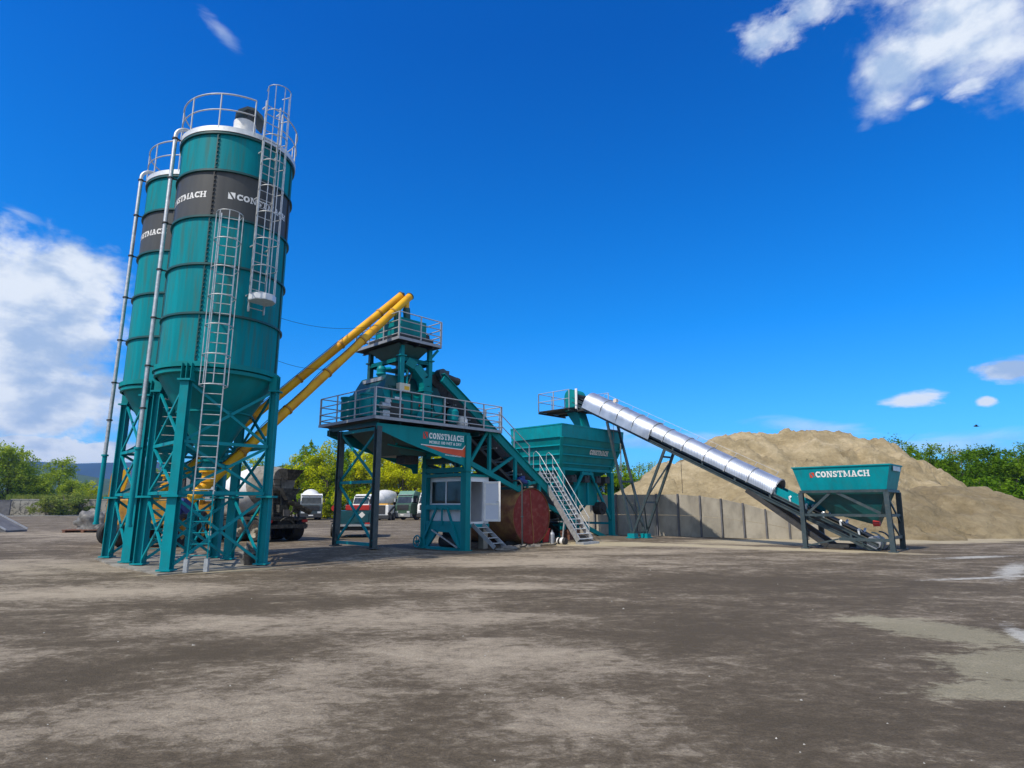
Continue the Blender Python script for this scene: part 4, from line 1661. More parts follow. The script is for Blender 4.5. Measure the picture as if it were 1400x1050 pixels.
# rail up the near chord from the platform
m = MB()
for dz in (.98, .5):
    m.tube((6.5, .3, zt(6.5) + dz), (8.55, .3, zt(8.55) + dz), .022, 6)
for l in (6.55, 7.5, 8.5):
    m.beam((l, .3, zt(l)), (l, .3, zt(l) + 1.0), .04, .04)
m.build('handrail', M['rail'], ic)
m = MB()
m.bx((5.9, .62, 4.86), (6.9, .95, 4.89))
m.build('catwalk', M['toe'], ic)

# ------------------------------------------------------------------ aggregate bin
ab = thing('aggregate_bin', 'large teal ribbed aggregate bin on braced legs below the head of the silver conveyor', 'bin', plant=(13.8, 2.2, 0))
L0, L1, S0, S1 = 11.06, 16.5, .45, 3.95


def corners(z, i):
    return [(L0 + i, S0 + i, z), (L1 - i, S0 + i, z), (L1 - i, S1 - i, z), (L0 + i, S1 - i, z)]


m = MB()
m.frustum(corners(5.02, .04), corners(5.65, 0), caps=False)
m.frustum(corners(5.04, .09), corners(5.63, .05), caps=False)
for a, b_ in zip(corners(5.65, .02), corners(5.65, .02)[1:] + corners(5.65, .02)[:1]):
    m.beam(a, b_, .08, .06)
m.build('rim', M['teal_frame'], ab)
m = MB()
m.frustum(corners(3.5, .62), corners(5.02, .10), caps=False)
m.frustum(corners(2.9, 1.4), corners(3.5, .64), caps=False)
m.build('hopper_wall', M['teal'], ab)
for z, i in ((4.64, .21), (4.2, .36), (3.78, .51), (3.5, .58)):
    m = MB()
    cs = corners(z, i)
    for a, b_ in zip(cs, cs[1:] + cs[:1]):
        m.beam(a, b_, .11, .07 if z > 3.6 else .14)
    m.build('rib', M['teal_frame'], ab)
for a, b_ in zip(corners(3.5, .58), corners(5.02, .06)):
    m = MB()
    m.beam(a, b_, .15, .15)
    m.build('corner_post', M['teal'], ab)
LX = [(L0 + .6, S0 + .55), (L1 - .62, S0 + .55), (L1 - .62, S1 - .55), (L0 + .6, S1 - .55)]
for l, s in LX:
    g0 = gz(*W(l, s)[:2])
    m = MB()
    m.bx((l - .13, s - .13, g0 - .05), (l + .13, s + .13, 3.44))
    m.box((l, s, g0 + .02), (.45, .45, .04))
    m.build('leg', M['teal'], ab)
m = MB()
(lA, sA), (lB, _), (_, sB), _ = LX
lm = (lA + lB) / 2
for s in (sA, sB):
    m.beam((lA + .12, s, 1.3), (lm - .3, s, 3.4), .1, .14)
    m.beam((lB - .12, s, 1.0), (lm + .3, s, 3.4), .1, .14)
    m.beam((lm, s, 3.4), (lm, s, 1.75), .1, .12)
    m.beam((lm - .5, s, 3.32), (lm + .5, s, 3.32), .12, .14)
for l in (lA, lB):
    m.beam((l, sA, 1.1), (l, sB, 3.3), .09, .11)
    m.beam((l, sB, 1.1), (l, sA, 3.3), .08, .1)
    m.beam((l, sA, .75), (l, sB, .75), .1, .12)
m.build('leg_brace', M['teal_frame'], ab)
m = MB()
m.bx((12.9, 1.2, 1.7), (14.9, 3.1, 3.02))
m.bx((13.1, 1.12, 2.0), (13.5, 1.22, 2.7))
m.build('weigh_gate', M['teal'], ab)
m = MB()
for l in (12.3, 13.4, 14.4, 15.2):
    m.bx((l, .85, 2.86), (l + .4, 1.2, 3.2))
    m.tube((l + .2, .8, 3.2), (l + .2, 1.5, 2.8), .05, 8)
m.bx((11.9, 1.25, 2.74), (15.6, 1.45, 2.9))
m.build('gate_gear', M['dark'], ab)
m = MB()
m.tube((14.9, .85, 1.55), (14.9, 1.3, 1.55), .33, 20)
m.tube((14.9, .8, 1.55), (14.9, .85, 1.55), .12, 12)
m.build('tail_pulley', M['black'], ab)
polys, wd = slab_word('CONSTMACH', .06)


def on_bin(u, v, d):
    z = 4.30 + v
    i = .10 + (5.02 - z) / (5.02 - 3.5) * .52
    return (13.7 + u, S0 + i - .012 - d - (.0 if True else 0), z)


letter_mesh([[(u * .20 * .9, v * .25) for u, v in p] for p in polys], on_bin, .02).build('lettering', M['letter'], ab)

# ------------------------------------------------------------------ staircase to the bin
sc_ = thing('steel_staircase', 'long galvanised steel staircase with handrails beside the big bin', 'staircase', plant=(10.1, -.6, 0))
GB = .06
sA_, zA_, sB_, zB_ = -1.5, GB, .78, 3.2


def sp(f):
    return sA_ + (sB_ - sA_) * f, zA_ + (zB_ - zA_) * f


for l in (9.68, 10.62):
    m = MB()
    m.beam((l, sA_, zA_ + .12), (l, sB_, zB_), .04, .26)
    m.build('stringer', M['galv'], sc_)
n = 15
for k in range(n):
    s, z = sp((k + .55) / n)
    m = MB()
    m.bx((9.7, s - .11, z + .06), (10.6, s + .11, z + .09))
    m.build('tread', M['galv_pale'], sc_)
m = MB()
m.bx((9.66, sB_ - .02, zB_ - .04), (10.64, 1.55, zB_))
m.build('landing', M['galv'], sc_)
m = MB()
m.bx((9.6, sA_ - .35, GB - .03), (10.75, sA_ + .1, GB + .06))
m.build('foot_plate', M['galv'], sc_)
for l in (9.68, 10.62):
    m = MB()
    for dz in (.95, .5):
        pts = []
        for f in (0.04, .35, .7, .97):
            s, z = sp(f)
            pts.append((l, s, z + dz))
        if dz > .9:
            s, z = sp(1)
            pts += [(l, s + .15, z + dz + .08), (l, s + .3, z + dz + .0), (l, s + .32, z + .5), (l, s + .32, zB_)]
        m.pipe(pts, .017, 6)
    for f in (.05, .36, .68, .96):
        s, z = sp(f)
        m.tube((l, s, z), (l, s, z + .97), .016, 6)
    m.build('handrail', M['galv'], sc_)
for l in (9.72, 10.58):
    m = MB()
    m.beam((l, sB_ + .6, .0), (l, sB_ + .6, zB_), .08, .08)
    m.build('support', M['rail'], sc_)
m = MB()
m.beam((9.72, sp(.35)[0], sp(.35)[1] - .15), (9.72, sp(.2)[0] + .5, GB), .05, .05)
m.build('support', M['rail'], sc_)

# ------------------------------------------------------------------ rusty tank, its pipe and odds and ends
tk = thing('storage_tank', 'rusty horizontal fuel tank with a red end plate lying beside the staircase', 'tank', plant=(8.36, 2.0, 0))
R_ = 1.21
m = MB()
m.lathe([(R_, .02), (R_, 4.6)], 64, c=(8.36, 0, R_ + .02), axis='y')
for q in (.03, 1.6, 3.1):
    m.lathe([(R_, q), (R_ + .015, q), (R_ + .015, q + .05), (R_, q + .05)], 64, c=(8.36, 0, R_ + .02), axis='y')
m.build('shell', M['rust'], tk)
m = MB()
m.lathe([(0, .055), (R_ - .03, .055), (R_ - .03, .08)], 64, c=(8.36, 0, R_ + .02), axis='y', flat=True)
m.build('end_plate', M['rustcap'], tk)
m = MB()
for a in (rad(96),):
    m.beam((8.36 + .99 * R_ * cos(a) * .97, .045, R_ + R_ * .96 * sin(a)), (8.36 - R_ * .97 * cos(a), .045, R_ - R_ * .96 * sin(a) + .02), .02, .035, (0, 1, 0))
m.build('weld_seam', M['rust'], tk)
m = MB()
for s in (.7, 3.6):
    m.bx((7.5, s - .15, -.02), (9.2, s + .15, .16))
m.build('cradle', M['dark'], tk)
m = MB()
m.lathe([(.3, 2.3), (.3, 2.52), (.36, 2.52), (.36, 2.58), (0, 2.6)], 20, c=(8.36, 1.6, 0))
m.tube((8.3, .7, 2.42), (8.3, .7, 2.62), .06, 10)
m.build('manhole', M['rust'], tk)

pp = thing('standpipe', 'thin dark vertical pipe standing in front of the rusty tank', 'pipe', plant=(7.3, -.35, 0))
m = MB()
m.pipe([(7.3, -.35, 0), (7.3, -.35, 2.6), (7.3, -.2, 2.75), (7.3, .25, 2.75)], .035, 8)
m.build('pipe_run', M['dark'], pp)
m = MB()
m.tube((7.3, -.35, 1.2), (7.3, -.35, 1.26), .06, 8)
m.tube((7.3, -.35, .0), (7.3, -.35, .05), .1, 10)
m.build('collar', M['anth'], pp)

pu = thing('blue_pump', 'small blue pump fixed to the lattice above the rusty tank', 'pump', plant=(7.75, .1, 2.6))
m = MB()
m.tube((7.55, .1, 2.82), (8.05, .1, 2.7), .1, 14)
m.box((7.8, .1, 2.9), (.2, .16, .14))
m.build('motor', M['blue'], pu)
m = MB()
m.lathe([(.14, -.08), (.14, .08)], 16, c=(8.15, .1, 2.66), axis='x')
m.tube((8.15, .1, 2.66), (8.15, .1, 2.46), .05, 10)
m.build('pump_head', M['teal'], pu)


def pebble_heap(name, label, cat, plant, mats, n, spread, seed, size=(.05, .16)):
    rnd = random.Random(seed)
    m = MB()
    for i in range(n):
        x, y = rnd.gauss(0, spread[0]), rnd.gauss(0, spread[1])
        r = rnd.uniform(*size)
        R = Matrix.Rotation(rnd.uniform(0, 6), 3, 'Z') @ Matrix.Rotation(rnd.uniform(-.5, .5), 3, 'X')
        m.box((x, y, r * .3), (r * rnd.uniform(.8, 2.2), r, r * rnd.uniform(.4, .8)), R)
    o = m.build(name, mats)
    x, y, _ = W(*plant)
    o.location = (x, y, gz(x, y))
    o.rotation_euler = (0, 0, ANG)
    return tag(o, label, cat)


pebble_heap('rubble_heap', 'scattered broken concrete between the cabin steps and the rusty tank', 'rubble', (7.0, -.6, 0), M['mud'], 26, (.45, .18), 4)
hs_ = thing('rubber_hose', 'black rubber hose lying on the ground in front of the red tank end', 'hose', plant=(7.6, -.8, 0))
m = MB()
m.pipe([(6.2 + .16 * k, -.62 - .25 * sin(k * .55) - .012 * k, .05) for k in range(24)], .025, 6)
m.build('hose_run', M['black'], hs_)
cn = thing('gas_cylinder', 'small grey gas cylinder standing right of the red tank end', 'cylinder', plant=(9.15, -.45, 0))
m = MB()
m.lathe([(.11, 0), (.11, .42), (.07, .5), (.04, .52), (.04, .58), (0, .58)], 14, c=(9.15, -.45, .02))
m.build('bottle', M['toe'], cn)
m = MB()
m.tube((9.15, -.45, .58), (9.15, -.45, .66), .03, 8)
m.build('valve', M['dark'], cn)
bd = thing('plastic_drum', 'white and black plastic drum lying on its side before the staircase', 'drum', plant=(9.0, -1.0, 0))
m = MB()
m.lathe([(0, -.24), (.13, -.24), (.15, -.2), (.15, .2), (.13, .24), (0, .24)], 16, c=(9.15, -1.0, .17), axis='y')
m.build('drum_body', M['black'], bd)
m = MB()
m.lathe([(.152, -.12), (.152, .02)], 16, c=(9.15, -1.0, .17), axis='y')
m.lathe([(.152, .14), (.152, .2)], 16, c=(9.15, -1.0, .17), axis='y')
m.build('drum_label', M['white'], bd)
rbx = thing('red_bin', 'red steel box on the ground between the tank and the staircase', 'box', plant=(9.6, .3, 0))
m = MB()
m.frustum([(9.3, .2, .05), (9.65, .2, .05), (9.65, .6, .05), (9.3, .6, .05)], [(9.25, .15, .62), (9.7, .15, .62), (9.7, .65, .62), (9.25, .65, .62)])
m.build('box_body', M['red'], rbx)
m = MB()
m.bx((9.23, .13, .62), (9.72, .67, .67))
m.build('lid', M['red'], rbx)
cbx = thing('rusty_crate', 'rust brown steel crate behind the foot of the staircase', 'crate', plant=(11.2, -.2, 0))
m = MB()
for k in range(5):
    m.bx((10.85, -.1, .08 + .1 * k), (11.65, -.06, .16 + .1 * k))
    m.bx((10.85, .44, .08 + .1 * k), (11.65, .48, .16 + .1 * k))
m.bx((10.85, -.06, .06), (10.9, .44, .58))
m.bx((11.6, -.06, .06), (11.65, .44, .58))
m.bx((10.9, -.06, .06), (11.6, .44, .12))
m.build('crate_body', M['wood'], cbx)

# ------------------------------------------------------------------ silver covered feed conveyor
fc = thing('feed_conveyor', 'long inclined conveyor under a bright silver hood, feeding the big bin', 'conveyor', plant=(15.2, -4, 0))
NL, FL = 14.72, 15.68
TA = atan2(.512, 1)


def zf(s):      # top edge of the frame
    return 2.41 + .512 * (s + 7.72)


for l in (NL, FL):
    m = MB()
    sl, sh = -11.9, 2.6
    for dz, h in ((-.06, .13), (-.34, .16)):
        m.beam((l, sl, zf(sl) + dz), (l, sh, zf(sh) + dz), .06, h)
        sg = -1 if l < 15 else 1
        m.beam((l + sg * .035, sl, zf(sl) + dz + h / 2 - .012), (l + sg * .035, sh, zf(sh) + dz + h / 2 - .012), .07, .022)
    for s in [-11 + 1.5 * k for k in range(9)]:
        m.beam((l, s, zf(s) - .36), (l, s, zf(s) - .05), .05, .08, (0, 1, 0))
    m.build('side_frame', M['anth'], fc)
m = MB()
m.beam((15.2, -11.7, zf(-11.7) + .10), (15.2, 2.3, zf(2.3) + .10), .74, .02)
m.beam((15.2, -11.7, zf(-11.7) - .26), (15.2, 2.3, zf(2.3) - .26), .74, .02)
m.build('belt', M['black'], fc)
m = MB()
for k in range(10):
    s = -7.4 + k * 1.0
    m.beam((NL, s, zf(s) - .4), (FL, s, zf(s) - .4), .05, .06)
m.build('cross_tie', M['anth'], fc)
for k in range(8):
    s = -11.3 + k * .62
    m = MB()
    z = zf(s)
    for l, sg in ((NL + .02, 1), (FL - .02, -1)):
        m.beam((l, s, z - .02), (l, s + .03, z + .22), .05, .06)
        m.tube((l + sg * .02, s, z + .21), (l + sg * .3, s, z + .06), .045, 8)
    m.tube((NL + .32, s, z + .06), (FL - .32, s, z + .06), .045, 8)
    m.build('idler_roller', M['galv_pale'], fc)
# hood: half round sheets lapped one on the next
HR = .60
rv = random.Random(5)


def hood(name, s0, s1, r, skirt, mat):
    m = MB()
    nseg = 20
    arc = [(-r, -skirt)] + [(-r * cos(pi * i / nseg), .10 + r * .92 * sin(pi * i / nseg)) for i in range(nseg + 1)] + [(r, -skirt)]

    def P(u, v, s):
        return (15.2 + u, s - v * sin(TA), zf(s) + v * cos(TA))
    n = len(arc)
    inner = [(u * .985, v * .985 - .002) for u, v in arc]
    for prof, flip in ((arc, 0), (inner, 1)):
        vs = [P(u, v, s) for s in (s0, s1) for u, v in prof]
        m.add(vs, [(i, i + 1, n + i + 1, n + i) for i in range(n - 1)], True)
    vs = [P(u, v, s0) for u, v in arc] + [P(u, v, s0) for u, v in inner]
    m.add(vs, [(i, i + 1, n + i + 1, n + i) for i in range(n - 1)])
    vs = [P(u, v, s1) for u, v in arc] + [P(u, v, s1) for u, v in inner]
    m.add(vs, [(i, i + 1, n + i + 1, n + i) for i in range(n - 1)])
    o = m.build(name, mat, fc, recalc=False)
    # strap over the lap
    m2 = MB()
    rr = r + .012
    pts = [P(-rr * cos(pi * i / nseg), .10 + rr * .92 * sin(pi * i / nseg), s0 + .03) for i in range(nseg + 1)]
    for a, b_ in zip(pts[:-1], pts[1:]):
        m2.beam(a, b_, .045, .012, (0, cos(TA), sin(TA)))
    m2.beam(P(-rr, .10, s0 + .03), P(-rr, -.05, s0 + .03), .045, .02, (1, 0, 0))
    m2.build('hood_strap', M['rail'], o)
    return o


edges = [-8.15 + 1.02 * k for k in range(10)] + [1.95]
edges = [-8.15, -7.1, -6.1, -5.1, -4.05, -3.05, -2.35, -1.35, -.4, .6, 1.75]
for k, (a, b_) in enumerate(zip(edges[:-1], edges[1:])):
    big_ = a >= -2.4
    hood('hood_sheet', a + .006, b_ - .006, HR + (.035 if big_ else rv.uniform(-.006, .006)), .26 if big_ else .02, M['hood'])
# a few wire stays along the hood
m = MB()
prev = None
for k in range(11):
    s = -7.8 + .9 * k
    p = (15.35, s - .62 * sin(TA), zf(s) + .70 * cos(TA))
    q = (15.35, s - .9 * sin(TA), zf(s) + .86 * cos(TA))
    m.tube(p, q, .014, 5)
    if prev:
        m.tube(prev, q, .008, 5)
    prev = q
m.build('pull_cord', M['rail'], fc)
m = MB()
m.box((15.3, .1, zf(.1) + .86), (.16, .2, .18))
m.build('beacon', M['cream'], fc)
m = MB()
m.beam((14.80, -8.2, zf(-8.2) + .18), (14.80, -9.5, zf(-9.5) + .18), .03, .3)
m.beam((15.6, -8.2, zf(-8.2) + .18), (15.6, -9.9, zf(-9.9) + .18), .03, .3)
m.build('skirt_board', M['teal_frame'], fc)
# head drum, guard, platform, chute
m = MB()
m.tube((14.8, 2.5, zf(2.5) + .02), (15.6, 2.5, zf(2.5) + .02), .26, 20)
m.build('head_drum', M['black'], fc)
m = MB()
m.lathe([(0, -.48), (.42, -.48), (.42, .42), (0, .42)], 28, c=(15.15, 2.72, zf(2.5) + .10), axis='x')
m.bx((14.68, 2.32, zf(2.5) - .55), (15.58, 3.08, zf(2.5) + .10))
m.build('head_guard', M['teal'], fc)
m = MB()
m.bx((14.62, 2.2, zf(2.5) - .72), (14.68, 2.34, zf(2.5) + .5))
m.build('guard_post', M['letter'], fc)
m = MB()
m.frustum([(14.9, 1.9, 5.75), (15.5, 1.9, 5.75), (15.5, 2.35, 5.75), (14.9, 2.35, 5.75)], [(14.72, 2.4, 7.05), (15.6, 2.4, 7.05), (15.6, 3.2, 7.05), (14.72, 3.2, 7.05)])
m.build('chute', M['teal'], fc)
PZ0 = 6.98
m = MB()
m.bx((13.95, 2.2, PZ0 - .03), (14.66, 4.5, PZ0))
m.bx((14.66, 3.25, PZ0 - .03), (15.9, 4.5, PZ0))
m.bx((15.74, 1.2, PZ0 - .03), (16.4, 4.5, PZ0))
m.beam((14.66, 1.2, PZ0 - .1), (14.66, 4.5, PZ0 - .1), .06, .1)
m.beam((15.74, .9, PZ0 - .1), (15.74, 4.5, PZ0 - .1), .06, .1)
m.beam((13.95, 4.46, PZ0 - .1), (16.4, 4.46, PZ0 - .1), .06, .1)
m.beam((13.95, 2.3, PZ0 - .1), (16.4, 2.3, PZ0 - .1), .06, .1)
m.build('head_platform', M['dark'], fc)
railing('head_railing', [(13.97, 2.25), (13.97, 4.48)], PZ0, fc, h=1.02, rails=(1.0, .52), toe=0, r=.02)
railing('head_railing', [(13.97, 4.48), (16.38, 4.48)], PZ0, fc, h=1.02, rails=(1.0, .52), toe=0, r=.02)
railing('head_railing', [(16.38, 4.48), (16.38, 1.3)], PZ0, fc, h=1.02, rails=(1.0, .52), toe=0, r=.02)
# V shaped trestle
TF = (-1.15, .04)
for l, fl in ((NL, 14.55), (FL, 15.75)):
    g0 = gz(*W(fl, TF[0])[:2])
    for s in (.3, -3.05):
        m = MB()
        m.beam((l, s, zf(s) - .42), (fl, TF[0] + (.03 if s > 0 else -.03), g0 + .22), .1, .12)
        m.build('trestle_leg', M['anth'], fc)
    m = MB()
    m.box((fl, TF[0], g0 + .13), (.34, .4, .2))
    m.box((fl, TF[0], g0 + .03), (.46, .5, .05))
    m.build('trestle_foot', M['teal_frame'], fc)
m = MB()


def tl(l, fl, s, f):
    a = Vector((l, s, zf(s) - .42))
    b = Vector((fl, TF[0], .3))
    return a.lerp(b, f)


for s in (.3, -3.05):
    for f in (.08, .55 if s > 0 else .62):
        m.beam(tl(NL, 14.55, s, f), tl(FL, 15.75, s, f), .07, .09)
    m.beam(tl(NL, 14.55, s, .58), tl(FL, 15.75, s, .12), .06, .07)
    m.beam(tl(NL, 14.55, s, .64), tl(FL, 15.75, s, .95), .06, .07)
m.beam((14.6, TF[0], .36), (15.7, TF[0], .36), .07, .09)
m.build('trestle_brace', M['anth'], fc)
# raking legs and tail frame near the ground
for l in (NL, FL):
    m = MB()
    m.beam((l, -7.0, zf(-7.0) - .42), (l, -10.1, .12), .16, .2)
    m.beam((l, -10.05, .12), (l, -10.9, .12), .12, .14)
    m.build('raking_leg', M['dark'], fc)
m = MB()
m.lathe([(0, -.44), (.24, -.44), (.24, .44), (0, .44)], 24, c=(15.2, -11.75, zf(-11.75) - .05), axis='x')
m.build('tail_drum', M['toe'], fc)
for l in (NL - .06, FL + .06):
    m = MB()
    pts = [(l, -11.75 + .36 * cos(q * pi / 10), zf(-11.75) - .02 + .36 * sin(q * pi / 10)) for q in range(5, 21)]
    for a, b_ in zip(pts[:-1], pts[1:]):
        m.beam(a, b_, .05, .1, (1, 0, 0))
    m.build('tail_guard', M['anth'], fc)
# dangling ropes
for k, (l, s, dz) in enumerate(((NL, -.1, 1.75), (NL, -3.9, 1.7))):
    m = MB()
    m.tube((l, s, zf(s) - .4), (l, s, zf(s) - .4 - dz), .012, 5)
    m.build('hanging_cable', M['dark'], fc)

# ------------------------------------------------------------------ receiving hopper at the right
rh = thing('receiving_hopper', 'small teal charging hopper on dark splayed legs at the low end of the silver conveyor', 'hopper', plant=(15.4, -10.9, 0))
HL0, HL1 = 14.35, 16.25
m = MB()
topc = [(HL0 - .03, -9.14, 3.22), (HL1 + .03, -9.14, 3.22), (HL1 + .03, -12.68, 3.22), (HL0 - .03, -12.68, 3.22)]
botc = [(HL0 + .12, -9.38, 2.30), (HL1 - .12, -9.38, 2.30), (HL1 - .12, -12.46, 2.30), (HL0 + .12, -12.46, 2.30)]
m.frustum(botc, topc, caps=False)
ins = lambda c, d: [(p[0] + (d if p[0] < 15.3 else -d), p[1] + (-d if p[1] > -11 else d), p[2]) for p in c]
m.frustum(ins(botc, .04), ins(topc, .04), caps=False)
for a, b_ in zip(topc, topc[1:] + topc[:1]):
    m.beam(a, b_, .07, .05)
m.build('hopper_body', M['teal_frame'], rh)
m = MB()
low = [(14.9, -10.3, 1.38), (15.5, -10.3, 1.38), (15.5, -11.9, .95), (14.9, -11.9, .95)]
m.frustum(low, ins(botc, .02), caps=False)
m.build('lower_cone', M['teal_dk'], rh)
m = MB()
fcz = 2.24
F4 = [(HL0, -9.4), (HL0, -12.46), (HL1, -12.46), (HL1, -9.4)]
for (a, b_), (c, d) in zip(F4, F4[1:] + F4[:1]):
    m.beam((a, b_, fcz), (c, d, fcz), .12, .1)
m.build('top_frame', M['anth'], rh)
G4 = [(HL0 - .06, -9.42), (HL0 - .1, -12.5), (HL1 + .2, -12.36), (HL1 + .2, -9.42)]
for (a, b_), (c, d) in zip(F4, G4):
    m = MB()
    m.ibeam((a, b_, fcz - .04), (c, d, 0.0), .17, .17, .025, (1, 0, 0))
    m.box((c, d, .02), (.3, .3, .04))
    m.build('leg', M['anth'], rh)
m = MB()


def hl(k, z):
    f = (fcz - z) / fcz
    return (F4[k][0] + (G4[k][0] - F4[k][0]) * f, F4[k][1] + (G4[k][1] - F4[k][1]) * f, z)


zm = 1.32
m.beam(hl(0, zm), hl(1, zm), .07, .1)
m.beam(hl(3, zm), hl(2, zm), .07, .1)
m.beam(hl(1, zm), hl(2, zm), .07, .1)
m.beam(hl(1, .5), hl(2, .5), .07, .1)
m.beam((HL0, -9.6, 1.38), (HL0, -10.5, fcz - .05), .06, .1)
m.beam((HL0, -12.2, 1.4), (HL0, -10.75, fcz - .05), .06, .1)
m.beam(hl(1, 2.1), hl(2, 1.0), .05, .08)
m.beam(hl(1, 1.2), hl(2, .35), .05, .08)
m.build('frame_brace', M['anth'], rh)
m = MB()
m.beam(hl(1, .42), (HL0 - .05, -10.7, .42), .08, .12)
m.beam((HL0 - .05, -10.7, .42), hl(0, .1), .05, .06)
m.build('drawbar', M['anth'], rh)
m = MB()
m.lathe([(0, -.12), (.1, -.12), (.12, .1), (0, .12)], 14, c=(HL0 + .3, -11.95, 1.02), axis='y')
m.build('vibrator', M['red'], rh)
m = MB()
m.poly([(HL0 + 0.4, -12.69, 3.0), (HL0 + 1.6, -12.69, 3.0), (HL0 + 1.6, -12.70, 3.18), (HL0 + .4, -12.70, 3.18)])
m.build('pale_end_strip', M['galv_pale'], rh, recalc=False)  # pale strip laid on the right end face
polys, wd = slab_word('CONSTMACH', .07)


def on_hop(u, v, d):
    z = 2.80 + v
    f = (z - 2.30) / .92
    l = HL0 + .12 - .15 * f
    return (l - .006 - d, -10.02 - u, z)


letter_mesh([[(u * .215 * 1.0, v * .24) for u, v in p] for p in polys], on_hop).build('lettering', M['letter'], rh)
la, lb = logo_polys(0, 1)
letter_mesh(la + lb, lambda u, v, d: on_hop(-.22 + u * .2, v * .2 + .01, d)).build('emblem', M['reddec'], rh)

# ------------------------------------------------------------------ retaining wall of precast panels
# a slightly bowed line of panels, dropping and leaning towards its right end
wl_pts = [(-1.5, 41.2), (1.2, 39.6), (3.8, 38.2), (6.2, 36.8), (8.3, 35.5), (10.4, 34.2), (12.3, 33.0), (14.2, 31.9), (15.6, 31.2)]


def wtop(x):
    if x < 9:
        return 2.32
    return max(.75, 2.32 - .028 * (x - 9) - .040 * (x - 9) ** 2)


rw = thing('retaining_wall', 'precast concrete panel wall with dark posts holding back the sand', 'wall', (6.2, 36.8, 0))
seg = []
for (a, b_) in zip(wl_pts[:-1], wl_pts[1:]):
    for k in range(2):
        p = Vector((a[0] + (b_[0] - a[0]) * k / 2, a[1] + (b_[1] - a[1]) * k / 2, 0))
        seg.append(p)
seg.append(Vector((*wl_pts[-1], 0)))
base = Vector((6.2, 36.8, 0))
for i, (p, q) in enumerate(zip(seg[:-1], seg[1:])):
    d = (q - p).normalized()
    nrm = Vector((-d.y, d.x, 0))
    ta, tb = wtop(p.x), wtop(q.x)
    for z0f, z1f, off in ((0, .5, 0), (.5, 1, .02)):
        m = MB()
        A, B = p - base + d * .05, q - base - d * .05
        th = nrm * .12
        o = nrm * (off + .03 * sin(i * 1.7))
        vs = []
        for zz_ in (z0f, z1f):
            e = .008
            for P_, tz in ((A, ta), (B, tb)):
                z = tz * zz_ + (e if zz_ == z0f else -e) - (.1 if zz_ == 0 else 0)
                vs += [P_ + o + Vector((0, 0, z)), P_ + o + th + Vector((0, 0, z))]
        m.add(vs, [(0, 2, 3, 1), (4, 5, 7, 6), (0, 4, 6, 2), (1, 3, 7, 5), (0, 1, 5, 4), (2, 6, 7, 3)])
        m.build('panel', M['conc'], rw)
for i, p in enumerate(seg):
    m = MB()
    d = (seg[min(i + 1, len(seg) - 1)] - seg[max(i - 1, 0)]).normalized()
    R = Matrix.Rotation(atan2(d.y, d.x), 3, 'Z')
    h = wtop(p.x) + .03
    m.box(p - base + Vector((0, 0, h / 2 - .05)) + Vector((d.y, -d.x, 0)) * .02, (.075, .2, h + .1), R)
    m.build('post', M['block'], rw)

# ------------------------------------------------------------------ sand piles
sand = bpy.data.materials.new('loose_sand')
N, L = nt(sand)
g = NG(sand)
b = N['Principled BSDF']
geo = N.new('ShaderNodeNewGeometry')
PV = geo.outputs['Position']
n1 = g.noise(g.mapping(PV, scale=(.35, .35, .6)), 1.0, 7, .62, .4)
n2 = g.noise(g.mapping(PV, rot=(0, 0, rad(20)), scale=(1, .55, 1.6)), 1.9, 9, .72, .8)
n3 = g.noise(PV, 30, 4, .7)
f = g.math('MULTIPLY_ADD', n2, .45, g.math('MULTIPLY', n1, .75))
r = ramp(N, [(.36, (.25, .192, .108)), (.50, (.36, .285, .168)), (.60, (.43, .345, .208)), (.74, (.58, .475, .305))])
L.new(f, r.inputs[0])
L.new(r.outputs[0], b.inputs['Base Color'])
b.inputs['Roughness'].default_value = .95
b.inputs['Specular IOR Level'].default_value = .1
bp = N.new('ShaderNodeBump')
bp.inputs['Strength'].default_value = 1.0
bp.inputs['Distance'].default_value = .3
L.new(g.math('MULTIPLY_ADD', n3, .25, n2), bp.inputs['Height'])
L.new(bp.outputs[0], b.inputs['Normal'])
M['sand'] = sand
sand2 = sand.copy()
sand2.name = 'darker_sand'  # the same sand in darker tones
for n in sand2.node_tree.nodes:
    if n.type == 'VALTORGB':
        for e, c in zip(n.color_ramp.elements, ((.165, .13, .075), (.25, .20, .118), (.30, .24, .145), (.39, .32, .20))):
            e.color = (*c, 1)
M['sand2'] = sand2


def interp(t, x):
    if x <= t[0][0]:
        return t[0][1]
    for (a, u), (b_, v) in zip(t[:-1], t[1:]):
        if x <= b_:
            f = (x - a) / (b_ - a)
            return u + (v - u) * f
    return t[-1][1]


def fbm(x, y, z=0, o=5):
    return mnoise.fractal((x, y, z), 1.0, 2.0, o)


